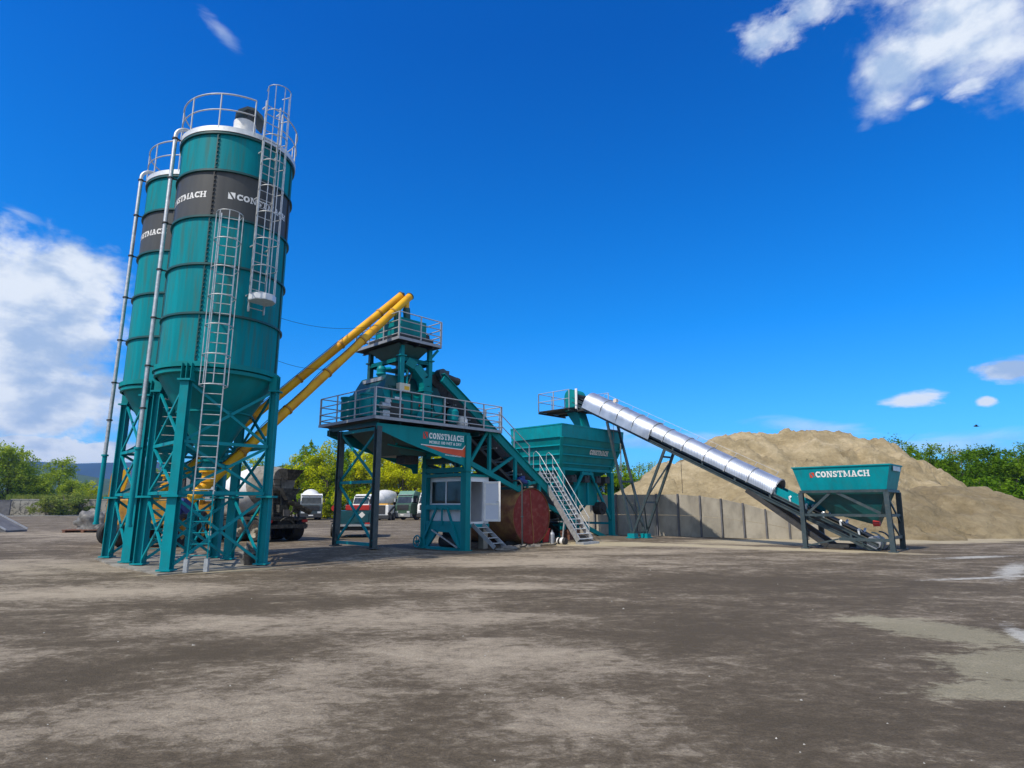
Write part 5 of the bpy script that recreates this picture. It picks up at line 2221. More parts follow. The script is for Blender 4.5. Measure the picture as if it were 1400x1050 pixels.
def pile(name, x0, x1, y0, y1, step, crest, yr, slope_f, slope_b, mat, seed, rough=1.0, wall=None):
    m = MB()
    nx_ = int((x1 - x0) / step) + 1
    ny_ = int((y1 - y0) / step) + 1
    vs = []
    for j in range(ny_):
        for i in range(nx_):
            x, y = x0 + i * step, y0 + j * step
            wx = x + 1.1 * fbm(x * .16, y * .16, seed) * rough
            h = interp(crest, wx)
            yc = interp(yr, x)
            d = y - yc
            flat = 1.2
            k = slope_f if d < 0 else slope_b
            z = h - k * max(0, abs(d) - flat) - .06 * min(abs(d), flat) ** 2
            # gullies and slips that run down the slope, and lumps
            z += rough * (.42 * fbm(x * .30 + seed, y * .16, seed, 6) + .20 * fbm(x * .9, y * .6, seed + 4, 6) + .07 * fbm(x * 2.6, y * 2.1, seed + 6, 4))
            z += rough * .55 * abs(fbm(x * .26 + .14 * y, y * .06, seed + 9, 4))
            # slip scarps: thin ledges where the face has slumped
            q = fbm(x * .17, y * .30 + .5 * fbm(x * .3, y * .3, seed), seed + 20, 4)
            z -= rough * .42 * max(0, min(1, (q - .05) * 12))
            q = fbm(x * .30 + 7, y * .45 + .5 * fbm(x * .4, y * .4, seed + 2), seed + 31, 4)
            z -= rough * .26 * max(0, min(1, (q - .12) * 14))
            q = fbm(x * .6 + 17, y * .8 + .5 * fbm(x * .7, y * .7, seed + 2), seed + 51, 4)
            z -= rough * .13 * max(0, min(1, (q - .08) * 14))
            vs.append([x, y, max(z, -.35)])
    fs = [(j * nx_ + i, j * nx_ + i + 1, (j + 1) * nx_ + i + 1, (j + 1) * nx_ + i) for j in range(ny_ - 1) for i in range(nx_ - 1)]
    fs = [f_ for f_ in fs if max(vs[q][2] for q in f_) > -.3]
    if wall:
        for v in vs:
            yw, tp = wall(v[0])
            if v[1] < yw + .25:
                v[2] = -.34
    m.add([tuple(v) for v in vs], fs, True)
    return m.build(name, mat, recalc=False)


def wall_y(x):
    t = [(p[0], p[1]) for p in wl_pts]
    if x > wl_pts[-1][0]:
        return -99, 0
    return interp(t, x), wtop(x)


crest1 = [(5.5, 1.0), (8.5, 2.8), (11.5, 4.4), (15.6, 6.75), (17.6, 6.95), (19.2, 7.25), (21.6, 7.75), (24, 7.75), (26.5, 7.5), (29.2, 7.1), (31.3, 5.6), (34.5, 3.9), (37, 2.5), (40, 1.0), (43, .0)]
yr1 = [(4, 45), (15, 47.5), (20, 49.5), (30, 49.5), (45, 48)]
sp1 = pile('sand_pile', 3.5, 46, 29, 66, .26, crest1, yr1, .64, .62, M['sand'], 3.1, 1.0, wall_y)
tag(sp1, 'tall pale sand pile rising behind the concrete panel wall and the silver conveyor', 'sand pile')
crest2 = [(16.5, .2), (18.5, 1.9), (20.3, 3.1), (22.2, 3.2), (24.5, 2.7), (27, 3.0), (29.2, 2.9), (31, 2.1), (34, 1.4), (40, .3)]
yr2 = [(16, 37), (22, 38.2), (28, 39.0), (34, 38.6), (40, 38)]
sp2 = pile('sand_pile', 15.5, 42, 29.5, 46, .2, crest2, yr2, .50, .4, M['sand2'], 12.7, .75)
tag(sp2, 'lower darker sand pile at far right, in front of the tall pale pile', 'sand pile')
# ------------------------------------------------------------------ lorries
def wheels(t, xs, yw, r=.52, w=.32, dual=(), rim='mud'):
    for x in xs:
        for sg in (1, -1):
            ww = w * (1.8 if x in dual else 1)
            y1 = sg * yw
            y0 = sg * (yw - ww)
            m = MB()
            ya, yb = min(y0, y1), max(y0, y1)
            m.lathe([(r * .62, ya), (r * .93, ya), (r, ya + .05), (r, yb - .05), (r * .93, yb), (r * .62, yb)], 24, c=(x, 0, r), axis='y')
            tyre = m.build('wheel', M['black'], t)
            m = MB()
            yo = y1 - sg * .02
            yi = y1 - sg * .14
            m.lathe([(r * .63, yo), (r * .5, yi), (r * .2, yi), (r * .18, y1 + sg * .03), (0, y1 + sg * .03)], 20, c=(x, 0, r), axis='y')
            m.build('rim', M[rim], tyre)


def cab(t, xf, xr, w, z0, z1, body, lower, trim='dark', high=False, grille='dark'):
    """forward-control lorry cab, front at xf"""
    hw = w / 2
    zm = z0 + (z1 - z0) * .50
    zt_ = z0 + (z1 - z0) * .90
    m = MB()
    prof = [(xr, zm), (xr, z1), (xf - .75, z1 + (.04 if not high else .3)), (xf - .42, zt_ + .06), (xf - .12, zm)]
    m.prism(prof, lambda u, v, q: (u, q, v), -hw + .03, hw - .03)
    m.build('cab_body', M[body], t, bevel=.05)
    m = MB()
    m.prism([(xr, z0), (xr, zm - .004), (xf - .10, zm - .004), (xf, zm - .25), (xf + .02, z0)], lambda u, v, q: (u, q, v), -hw, hw)
    m.build('cab_lower', M[lower], t, bevel=.04)
    m = MB()

    def scr(f, q, o=.012):
        # along the sloping screen
        a, b_ = (xf - .12, zm + .04), (xf - .42, zt_ + .0)
        d = Vector((b_[0] - a[0], b_[1] - a[1]))
        n = Vector((d.y, -d.x)).normalized()
        return (a[0] + d.x * f + n.x * o, q, a[1] + d.y * f + n.y * o)
    e = hw - .09
    m.add([scr(.03, -e), scr(.03, e), scr(.97, e - .05), scr(.97, -e + .05), scr(.03, -e, -.05), scr(.03, e, -.05), scr(.97, e - .05, -.05), scr(.97, -e + .05, -.05)],
          [(0, 1, 2, 3), (4, 7, 6, 5), (0, 4, 5, 1), (1, 5, 6, 2), (2, 6, 7, 3), (3, 7, 4, 0)])
    m.build('windscreen', M['glass'], t)
    for sg in (1, -1):
        m = MB()
        y = sg * (hw - .03)
        pts = [(xf - .32, zm + .06), (xf - .52, zt_ - .02), (xf - 1.15, zt_ - .02), (xf - 1.15, zm + .06)]
        m.prism(pts, lambda u, v, q: (u, q, v), y - .02, y + .02)
        m.build('side_window', M['glass'], t)
        m = MB()
        m.box((xf - .1, sg * (hw + .16), zm + .42), (.1, .2, .42))
        m.beam((xf - .2, sg * (hw - .05), zm + .62), (xf - .1, sg * (hw + .16), zm + .6), .03, .03)
        m.build('mirror', M[trim], t)
        m = MB()
        m.box((xf + .045, sg * (hw - .32), z0 + .28), (.06, .4, .2))
        m.build('headlight', M['galv_pale'], t)
    m = MB()
    m.bx((xf - .02, -hw + .35, z0 + .5), (xf + .045, hw - .35, zm - .12))
    for k in range(3):
        z = z0 + .56 + .16 * k
        m.bx((xf + .045, -hw + .4, z), (xf + .07, hw - .4, z + .05))
    m.build('grille', M[grille], t)
    m = MB()
    m.bx((xf - .3, -hw - .0, z0 - .28), (xf + .1, hw + .0, z0 + .12))
    m.build('bumper', M[trim], t)
    m = MB()
    m.bx((xf + .105, -.26, z0 - .12), (xf + .112, .26, z0 - .0))
    m.build('number_plate', M['letter'], t)
    m = MB()
    m.bx((xf - .52, -hw + .1, zt_ + .04), (xf - .26, hw - .1, zt_ + .1))
    m.build('sun_visor', M[trim], t)


def seg_lathe(m, p0, d, prof, n=28, smooth=True):
    p0, d = Vector(p0), Vector(d).normalized()
    for (a, ra), (b_, rb) in zip(prof[:-1], prof[1:]):
        m.tube(p0 + d * a, p0 + d * b_, ra, n, rb, cap=False)
    m.tube(p0 + d * (prof[0][0]), p0 + d * (prof[0][0] - .01), prof[0][1], n)
    m.tube(p0 + d * (prof[-1][0]), p0 + d * (prof[-1][0] + .01), prof[-1][1], n)


def mixer_truck(label, loc, head, body='white', lower='white', dirty=False, xs=(2.4, .6, -1.25, -2.6), drumcol='white', group=None, high=False):
    t = thing('mixer_truck', label, 'mixer truck', loc, atan2(head[1], head[0]), group)
    m = MB()
    for sg in (-1, 1):
        m.bx((-3.3, sg * .42 - .05, .72), (3.2, sg * .42 + .05, 1.0))
    for x in (-3.2, -2, -.5, 1.2, 2.2):
        m.bx((x - .05, -.45, .75), (x + .05, .45, .95))
    m.bx((-3.3, -1.1, 1.02), (1.7, 1.1, 1.14))
    m.bx((-.55, .5, .5), (.15, 1.15, .98))
    m.bx((-.55, -1.15, .5), (.15, -.5, .98))
    m.build('chassis', M['dark'], t)
    cab(t, 3.9, 2.1, 2.46, .62, 3.0, body, lower, high=high)
    wheels(t, xs, 1.22, dual=xs[-2:], rim='conc' if dirty else 'mud')
    for sg in (1, -1):
        m = MB()
        for x in xs[-2:]:
            pts = [(x + .6 * cos(q * pi / 8), .56 + .58 * sin(q * pi / 8)) for q in range(0, 9)]
            for a, b_ in zip(pts[:-1], pts[1:]):
                m.beam((a[0], sg * 1.0, a[1]), (b_[0], sg * 1.0, b_[1]), .5, .02, (0, 1, 0) if False else (-(b_[1] - a[1]), 0, b_[0] - a[0]))
        m.build('mudguard', M['dirty' if dirty else 'dark'], t)
    p0, p1 = Vector((1.75, 0, 2.0)), Vector((-3.1, 0, 2.95))
    d = (p1 - p0)
    Ld_ = d.length
    m = MB()
    seg_lathe(m, p0, d, [(0, .55), (.35, .85), (1.3, 1.16), (2.6, 1.17), (3.2, 1.08)] + ([] if dirty else [(3.75, .93)]))
    m.build('drum', M[drumcol], t)
    m = MB()
    seg_lathe(m, p0, d, ([(3.22, 1.075)] if dirty else []) + [(3.77, .935), (4.3, .76), (4.75, .60)])
    m.build('drum_mouth', M['caked' if dirty else drumcol], t)
    if dirty:
        m = MB()
        dd = d.normalized()
        u = dd.cross(Vector((0, 1, 0))).normalized()
        for k in range(4):
            a = 1.05 + .16 * k
            for (x0, w_, h_) in ((1.95, .10, .24), (2.17, .10, .18)):
                c = p0 + dd * (x0 + .3 * (k % 2)) + (Vector((0, 1, 0)) * sin(a) - u * cos(a) * -1) * 1.19
        m2 = MB()
        m2.lathe([(.0, 0)], 3) if False else None
    m = MB()
    m.beam((-2.5, .0, 1.1), (-2.75, 0, 2.2), .9, .12)
    for sg in (-1, 1):
        m.beam((-2.2, sg * .75, 1.1), (-2.7, sg * .62, 2.7), .1, .12)
        m.beam((-3.25, sg * .75, 1.1), (-2.75, sg * .6, 2.6), .1, .1)
        m.tube((-2.62, sg * .45, 1.98), (-2.78, sg * .45, 1.95), .14, 12)
    m.build('drum_support', M['dirty' if dirty else 'dark'], t)
    m = MB()
    m.bx((1.4, -.8, 1.1), (1.95, .8, 1.9))
    m.build('drum_drive', M['dark'], t)
    mt_ = M['dirty' if dirty else 'dark']
    m = MB()
    m.frustum([(-3.5, -.2, 2.9), (-3.15, -.2, 2.9), (-3.15, .2, 2.9), (-3.5, .2, 2.9)], [(-3.8, -.5, 3.4), (-3.05, -.5, 3.4), (-3.05, .5, 3.4), (-3.8, .5, 3.4)], caps=False)
    m.frustum([(-3.46, -.16, 2.92), (-3.19, -.16, 2.92), (-3.19, .16, 2.92), (-3.46, .16, 2.92)], [(-3.75, -.45, 3.4), (-3.1, -.45, 3.4), (-3.1, .45, 3.4), (-3.75, .45, 3.4)], caps=False)
    m.build('charging_hopper', mt_, t)
    m = MB()
    m.frustum([(-3.52, -.16, 1.95), (-3.25, -.16, 1.95), (-3.25, .16, 1.95), (-3.52, .16, 1.95)], [(-3.55, -.5, 2.5), (-3.2, -.5, 2.5), (-3.2, .5, 2.5), (-3.55, .5, 2.5)], caps=False)
    m.build('collecting_funnel', mt_, t)
    m = MB()
    a, b_ = Vector((-3.4, -.05, 1.98)), Vector((-3.95, -.95, 1.45))
    ax = (b_ - a).normalized()
    sdv = ax.cross(Vector((0, 0, 1))).normalized()
    upv = sdv.cross(ax)
    pr = [(sdv * (.24 * cos(pi + q * pi / 8)) + upv * (.24 * sin(pi + q * pi / 8))) for q in range(9)]
    for r_ in (1.0, .92):
        m.add([a + q * r_ for q in pr] + [b_ + q * r_ for q in pr], [(i, i + 1, 9 + i + 1, 9 + i) for i in range(8)], True)
    m.tube((-3.3, -.1, 1.2), a.lerp(b_, .4), .05, 8)
    m.build('chute', mt_, t)
    m = MB()
    m.bx((-3.42, -1.15, .62), (-3.34, 1.15, .80))
    m.bx((-3.36, -1.1, .98), (-3.30, 1.1, 1.1))
    for sg in (-1, 1):
        m.bx((-3.38, sg * 1.0 - .05, .7), (-3.3, sg * 1.0 + .05, 1.05))
    m.build('rear_bumper', mt_, t)
    for sg in (1, -1):
        m = MB()
        m.box((-3.4, sg * .98, .95), (.05, .3, .12))
        m.build('tail_light', M['red'], t)
    m = MB()
    for sg in (.28, .72):
        m.beam((-3.28, sg, 1.12), (-3.0, sg, 3.1), .04, .04)
    for k in range(7):
        z = 1.3 + .27 * k
        x = -3.28 + .28 * (z - 1.12) / 1.98
        m.tube((x, .28, z), (x, .72, z), .02, 6)
    m.build('ladder', mt_, t)
    m = MB()
    m.tube((-.1, .85, 1.35), (.75, .85, 1.35), .24, 14)
    m.bx((-.1, .7, 1.12), (.75, 1.0, 1.2))
    m.build('water_tank', M['mud' if dirty else 'white'], t)
    if dirty:
        m = MB()
        m.box((-3.2, .2, 1.55), (.25, .5, .35))
        m.box((-3.25, -.55, 1.6), (.2, .3, .5))
        m.tube((-3.35, .9, 1.1), (-3.36, .85, .1), .05, 6)
        m.tube((-3.35, -.2, 1.0), (-3.36, -.5, .75), .04, 6)
        pts = [(-3.4, -.6 + .1 * k, .95 + .22 * sin(k * pi / 10)) for k in range(11)]
        m.pipe(pts, .03, 6)
        m.build('rear_controls', M['dirty'], t)
        m = MB()
        m.box((-3.42, .1, 1.35), (.03, .36, .3))
        m.build('light_panel', M['mud'], t)
        # a few painted letters on the drum
        m = MB()
        dd = d.normalized()
        for k, ch in enumerate((.0, .26)):
            c = p0 + dd * (1.7 + ch)
            for (da, du, wa, wu) in ((0, 0, .20, .05), (-.10, .08, .05, .16), (.0, .15, .2, .05)):
                pass
    return t


mixer_truck('white mixer truck seen from its cement caked rear, parked behind the nearer silo', (-13.57, 31.82, 0), (-.82, .57), 'white', 'white', dirty=True)
mixer_truck('white mixer truck with dark grille facing us, between the caked truck and the tower legs', (-24.6, 75.5, 0), (.34, -.94), 'white', 'anth', high=False)
mixer_truck('white mixer truck behind the dark teal trailer, its round drum showing right of the cab', (-16.9, 79, 0), (-.42, -.91), 'white', 'white')


def tractor(label, loc, head, body, lower, trim='dark', high=True, zt_=3.1):
    t = thing('truck', label, 'truck', loc, atan2(head[1], head[0]))
    m = MB()
    for sg in (-1, 1):
        m.bx((-3.0, sg * .42 - .05, .72), (2.2, sg * .42 + .05, 1.0))
    m.bx((-2.9, -.5, 1.0), (-1.2, .5, 1.12))
    m.tube((-.2, .95, .72), (.7, .95, .72), .28, 14)
    m.tube((-.2, -.95, .72), (.7, -.95, .72), .28, 14)
    m.build('chassis', M['dark'], t)
    cab(t, 3.0, .9, 2.48, .66, zt_, body, lower, trim=trim, high=high)
    wheels(t, (1.75, -1.9), 1.22, dual=(-1.9,))
    for sg in (1, -1):
        m = MB()
        pts = [(1.75 + .62 * cos(q * pi / 8), .56 + .62 * sin(q * pi / 8)) for q in range(0, 9)]
        for a, b_ in zip(pts[:-1], pts[1:]):
            m.beam((a[0], sg * 1.12, a[1]), (b_[0], sg * 1.12, b_[1]), .3, .05, (-(b_[1] - a[1]), 0, b_[0] - a[0]))
        m.build('mudguard', M[lower], t)
    return t


tractor('green truck with a tall pale green cab roof, parked at the far side', (-11.2, 75.5, 0), (-.55, -.83), 'trgreen', 'trgreen_dk', trim='galv')
tractor('white truck close right of the green truck, half hidden by the cabin post', (-8.5, 74.5, 0), (-.50, -.87), 'white', 'white')
tractor('cream truck standing behind and left of the green truck', (-16.1, 88, 0), (-.3, -.95), 'cream', 'cream', zt_=3.3)

# white compact loader with a yellow top
t = thing('compact_loader', 'white compact loader with yellow top and dark radiator, left of the green truck', 'loader', (-14.9, 72.5, 0), atan2(-.95, -.1))
m = MB()
m.bx((-1.3, -.78, .55), (1.0, .78, 1.75))
m.build('body', M['white'], t, bevel=.06)
m = MB()
m.bx((-1.2, -.62, 1.752), (.9, .62, 1.9))
m.build('top_cover', M['yellow'], t)
m = MB()
m.bx((1.0, -.4, .7), (1.04, .4, 1.72))
m.build('radiator', M['dark'], t)
m = MB()
for sg in (-1, 1):
    m.beam((-.8, sg * .85, 1.5), (1.3, sg * .85, .75), .12, .2)
m.bx((1.1, -.95, .2), (1.5, .95, .55))
m.build('lift_arm', M['dark'], t)
wheels(t, (.6, -.8), .98, r=.42, w=.3)

# dark teal trailer with a red-framed load and an emblem
t = thing('trailer', 'dark teal box trailer with a red load on top, parked behind the tower legs', 'trailer', (-8.75, 34.6, gz(-8.75, 34.6)), rad(99))
m = MB()
m.bx((-1.5, -.98, .72), (1.6, .98, 1.42))
m.bx((-1.53, -.86, .80), (-1.5, -.1, 1.34))
m.build('body', M['petrol'], t, bevel=.04)
m = MB()
m.bx((-1.56, -1.0, .60), (-1.44, 1.0, .70))
m.build('bumper', M['galv'], t)
m = MB()
m.bx((-1.45, -.9, .38), (2.4, .9, .6))
m.beam((1.5, 0, .55), (3.4, 0, .55), .12, .12)
m.build('chassis', M['dark'], t)
m = MB()
m.poly([(-1.536, -.5 + .17, 1.2), (-1.536, -.5, 1.2 - .17), (-1.536, -.5 - .17, 1.2), (-1.536, -.5, 1.2 + .17)])
m.build('emblem', M['letter'], t, recalc=False)
m = MB()
m.bx((-1.2, -.85, 1.43), (.2, .4, 1.72))
m.tube((-1.3, .98, 1.55), (.6, .98, 1.55), .16, 12)
m.build('red_load', M['red'], t, bevel=.03)
for sg in (1, -1):
    m = MB()
    m.bx((-1.52, sg * .8 - .12, .72), (-1.505, sg * .8 + .12, .80))
    m.build('tail_light', M['red'], t)
wheels(t, (-.1,), 1.22, r=.38, w=.24)
m = MB()
for sg in (-1, 1):
    m.bx((-.6, sg * 1.1 - .13, .82), (.4, sg * 1.1 + .13, .87))
m.build('mudguard', M['dark'], t)

# yellow machine behind the left silo legs
t = thing('wheel_loader', 'worn yellow wheel loader with raised arm, mostly hidden behind the farther silo legs', 'loader', (-15.5, 27.9, 0), rad(100))
m = MB()
m.bx((-2.6, -.95, .9), (-.2, .95, 1.95))
m.bx((-.3, -.7, .8), (1.6, .7, 1.35))
m.build('body', M['amber'], t, bevel=.05)
m = MB()
m.bx((-.4, -.8, 1.95), (.95, .8, 2.05))
for x in (-.35, .9):
    for y in (-.75, .75):
        m.beam((x, y, 1.3), (x * .9, y * .92, 3.0), .09, .09)
m.bx((-.45, -.8, 3.0), (.95, .8, 3.1))
m.build('cab_frame', M['dark'], t)
m = MB()
m.bx((-.25, -.66, 2.05), (.78, .66, 2.98))
m.build('cab_glass', M['glass'], t)
m = MB()
for sg in (-1, 1):
    m.beam((1.0, sg * .55, 1.25), (2.7, sg * .55, 2.6), .16, .34)
    m.beam((2.7, sg * .55, 2.6), (3.15, sg * .55, 1.3), .16, .3)
m.beam((2.0, -.55, 2.0), (2.0, .55, 2.0), .15, .15)
m.build('lift_arm', M['amber'], t)
m = MB()
m.prism([(2.8, .6), (3.8, .5), (3.9, .55), (3.2, 1.0), (3.05, 1.9), (2.85, 1.9)], lambda u, v, q: (u, q, v), -1.15, 1.15)
m.build('bucket', M['amber'], t)
wheels(t, (1.2, -1.6), 1.25, r=.72, w=.5, rim='amber')
m = MB()
for k in range(6):
    m.box((-1.2 + .3 * k, .96, 1.2 + .1 * (k % 2)), (.2, .08, .3))
m.tube((-1.8, .5, 1.95), (-1.8, .5, 2.7), .06, 10)
m.build('engine_grille', M['dark'], t)

# rolled pale mast standing in the loader's yard: long-armed excavator parts hidden in the legs are left out
t = thing('excavator_arm', 'upright worn yellow boom standing left of the farther silo legs', 'boom', (-18.55, 28.6, 0), rad(20))
m = MB()
m.prism([(-.16, 0), (.12, 0), (.24, 1.2), (.26, 3.2), (.16, 3.45), (-.02, 3.35), (-.10, 3.0), (-.12, 1.3)], lambda u, v, q: (u, q, v), -.16, .16)
m.build('boom', M['amber'], t, bevel=.02)
m = MB()
m.prism([(.14, 3.2), (.62, 3.45), (.62, 3.1), (.34, 1.6), (.3, 1.6)], lambda u, v, q: (u, q, v), -.12, .12)
m.build('dipper', M['yellow'], t, bevel=.02)
m = MB()
m.tube((.02, -.2, 1.35), (.02, .2, 1.35), .12, 12)
m.tube((.22, 0, 1.2), (.42, 0, 2.8), .06, 10)
m.build('ram', M['dark'], t)
tyr = thing('tyre', 'old muddy tyre standing against the yellow boom by the silo pad', 'tyre', (-17.75, 27.6, .5), rad(60))
m = MB()
m.lathe([(.30, -.16), (.46, -.17), (.52, -.12), (.52, .12), (.46, .17), (.30, .16), (.30, -.16)], 28, c=(0, 0, 0), axis='y')
m.build('tread_ring', M['black'], tyr)
m = MB()
m.lathe([(.3, -.1), (.2, -.06), (0, -.06)], 20, axis='y')
m.build('rim', M['amber'], tyr)

# ------------------------------------------------------------------ bits round the pad
sb = lump(.24, .2, .34, 21, n=20, k=14, amp=.75).build('torn_bag', M['tarp'])
sb.location = (-7.62, 18.2, .2)
sb.rotation_euler = (0, 0, .4)
tag(sb, 'crumpled grey green cement bag leaning on the right leg of the nearer silo', 'bag')
bk = thing('bucket', 'small black bucket at the foot of the right leg of the nearer silo', 'bucket', (-7.45, 17.85, .045))
m = MB()
m.lathe([(0, 0), (.13, 0), (.16, .3), (.145, .3), (.12, .02), (0, .02)], 18)
m.build('pail', M['black'], bk)
m = MB()
m.pipe([(.16 * cos(q * pi / 8), .05, .3 + .12 * sin(q * pi / 8)) for q in range(9)], .008, 5)
m.build('handle', M['dark'], bk)

tp = lump(1.05, .8, .95, 17, n=28, k=18, amp=.45).build('tarpaulin_heap', M['tarp'])
tp.location = (-27.3, 40.6, .5)
tag(tp, 'heap under a wrinkled grey tarpaulin on a red pallet, left of the silos', 'heap')
pl = thing('pallet', 'red brown timber pallet under the tarpaulin heap', 'pallet', (-27.3, 40.4, 0), .1)
m = MB()
for k in range(5):
    m.bx((-1.25, -.9 + .42 * k, .14), (1.25, -.6 + .42 * k, .19))
m.build('boards', M['wood'], pl)
m = MB()
for x in (-1.1, 0, 1.1):
    m.bx((x - .08, -.9, 0), (x + .08, 1.1, .14))
m.build('bearer', M['wood'], pl)
rp = thing('loading_ramp', 'dark grey sloping steel ramp at the left edge of the yard', 'ramp', (-33.4, 40.6, 0), rad(2))
m = MB()
m.prism([(-3.2, 0), (-3.2, 1.95), (-2.6, 1.95), (1.15, .12), (1.15, 0), (.3, 0), (-2.0, 1.15), (-2.0, 0)], lambda u, v, q: (u, q, v), -.9, .9)
m.build('slab', M['block'], rp)
m = MB()
for y in (-.92, .92):
    m.beam((-2.6, y, 1.99), (1.15, y, .16), .06, .1)
m.build('kerb_rail', M['toe'], rp)

# cables from the silo top to the screw conveyors
for i, (a, b_, sag, lb_) in enumerate((((-7.5, 18.6, 7.6), W(.3, .5, 8.35), .25, 'upper thin black cable running from the nearer silo to the yellow tubes'),
                                      ((-7.45, 18.7, 6.2), (-6.55, 21.4, 6.55), .12, 'lower thin black cable running from the nearer silo to the yellow tubes'))):
    m = MB()
    pts = []
    for k in range(17):
        f = k / 16
        p = Vector(a).lerp(Vector(b_), f)
        pts.append(p - Vector((0, 0, sag * 4 * f * (1 - f))))
    m.pipe(pts, .007, 5)
    tag(m.build('cable', M['dark']), lb_, 'cable', 'cables from the silo to the tower')

# a bird high over the trees
bd_ = MB()
sk_pts = [(0, 0), (.1, .04), (.22, .05), (.34, .02), (.44, 0)]
bd_.tube((-.2, 0, 0), (.05, 0, .02), .02, 8, .075)
bd_.tube((.05, 0, .02), (.2, 0, .03), .075, 8, .05)
bd_.tube((.2, 0, .03), (.3, 0, .02), .05, 8, .008)
for sg in (-1, 1):
    bd_.add([(.08, sg * .05, .04), (.14, sg * .32, .16), (.02, sg * .68, .08), (-.04, sg * .66, .07), (-.02, sg * .3, .13), (-.06, sg * .05, .03),
             (.08, sg * .05, .02), (.14, sg * .32, .14), (.02, sg * .68, .065), (-.04, sg * .66, .055), (-.02, sg * .3, .11), (-.06, sg * .05, .01)],
            [(0, 1, 4, 5), (1, 2, 3, 4), (6, 11, 10, 7), (7, 10, 9, 8), (0, 6, 7, 1), (1, 7, 8, 2), (2, 8, 9, 3), (3, 9, 10, 4), (4, 10, 11, 5)])
bd_.add([(-.2, 0, .01), (-.38, .08, 0), (-.38, -.08, 0), (-.2, 0, -.01)], [(0, 1, 2), (3, 2, 1)])
bo = bd_.build('bird', M['dark'])
bo.location = (46.2, 60, 9.4)
bo.rotation_euler = (0, 0, 2.6)
tag(bo, 'small dark bird flying over the trees at right', 'bird')
# ------------------------------------------------------------------ trees and shrubs
def crown_mesh(name, seed, n_clump, n_leaf, rx, rz, leaf, zc, shape='round', droop=0.0, loose=1.0):
    """leaf-sized faces gathered in uneven clumps, with gaps between them"""
    rnd = random.Random(seed)
    cl = []
    for i in range(n_clump):
        while True:
            x, y, z = rnd.uniform(-1, 1), rnd.uniform(-1, 1), rnd.uniform(-1, 1)
            if shape == 'tall':
                lim = (1 - abs(z) ** 2.2) ** .5
                ok = sqrt(x * x + y * y) < max(.18, lim * (.85 + .25 * rnd.random()))
            elif shape == 'cone':
                ok = sqrt(x * x + y * y) < (1 - z) * .5 + .12
            else:
                ok = x * x + y * y + z * z < 1
            q = x * x + y * y + z * z
            if ok and (q > .16 or rnd.random() < .35):
                break
        f = 1 + .22 * mnoise.noise((x * 1.6 + seed, y * 1.6, z * 1.6))
        r = rnd.uniform(.20, .40) * rx * loose
        cl.append((x * rx * f, y * rx * f, zc + z * rz * f, r))
    # a few shoots that stand out of the crown
    for i in range(max(3, n_clump // 8)):
        a = rnd.uniform(0, 2 * pi)
        q = rnd.uniform(.2, .95)
        cl.append((rx * q * cos(a) * .9, rx * q * sin(a) * .9, zc + rz * (sqrt(max(0, 1 - q * q)) - rnd.uniform(.05, .2)), -.16 * rx))
    vs, fs = [], []
    tot = sum(c[3] ** 2 for c in cl)
    for (cx, cy, cz, r) in cl:
        k = int(n_leaf * r * r / tot)
        for _ in range(k):
            d = Vector((rnd.gauss(0, 1), rnd.gauss(0, 1), rnd.gauss(0, .8)))
            d = d.normalized() * (abs(r) * rnd.random() ** .5)
            if r < 0:                       # an upright shoot
                d = Vector((d.x * .45, d.y * .45, abs(d.z) * 2.6 * (1 - .3 * rnd.random())))
            p = Vector((cx, cy, cz)) + d
            if droop:
                p.z -= droop * rnd.random() * min(1, d.length / abs(r))
            a = Vector((rnd.gauss(0, 1), rnd.gauss(0, 1), rnd.gauss(0, 1))).normalized()
            b_ = a.cross(Vector((rnd.gauss(0, 1), rnd.gauss(0, 1), rnd.gauss(0, 1)))).normalized()
            s = leaf * rnd.uniform(.6, 1.35)
            o = len(vs)
            vs += [p - a * s, p + b_ * s * .42, p + a * s, p - b_ * s * .42]
            fs.append((o, o + 1, o + 2, o + 3))
    me = bpy.data.meshes.new(name)
    me.from_pydata([tuple(v) for v in vs], [], fs)
    return me, cl


def trunk_mesh(name, seed, cl, h, r, n_limb=12, bare=False):
    rnd = random.Random(seed)
    m = MB()
    pts = [Vector((0, 0, -.2)), Vector((rnd.uniform(-.1, .1), rnd.uniform(-.1, .1), h * .3)), Vector((rnd.uniform(-.25, .25), rnd.uniform(-.25, .25), h * .62)), Vector((rnd.uniform(-.3, .3), rnd.uniform(-.3, .3), h * .92))]
    rr = [r, r * .8, r * .5, r * .16]
    for i in range(3):
        m.tube(pts[i], pts[i + 1], rr[i], 8, rr[i + 1], cap=False)
    sel = rnd.sample(cl, min(n_limb, len(cl)))
    for c in sel:
        e = Vector(c[:3])
        f = min(.9, max(.22, (e.z - .25 * h) / h * .8))
        k = f / .31
        i = min(2, int(k))
        s = pts[i].lerp(pts[i + 1], min(1, k - i))
        mid = s.lerp(e, .5) + Vector((rnd.uniform(-.2, .2), rnd.uniform(-.2, .2), .15 * (e - s).length))
        q = r * .34
        m.tube(s, mid, q, 6, q * .6, cap=False)
        m.tube(mid, e, q * .6, 6, q * .15, cap=False)
        if bare:
            for _ in range(5):
                a = mid.lerp(e, rnd.random())
                d = Vector((rnd.gauss(0, .6), rnd.gauss(0, .6), abs(rnd.gauss(.8, .4))))
                m.tube(a, a + d, q * .28, 5, .006, cap=False)
    me = bpy.data.meshes.new(name)
    me.from_pydata([tuple(p) for p in m.v], [], m.f)
    me.polygons.foreach_set('use_smooth', [True] * len(m.f))
    me.materials.append(M['bark'])
    return me


KINDS = {}


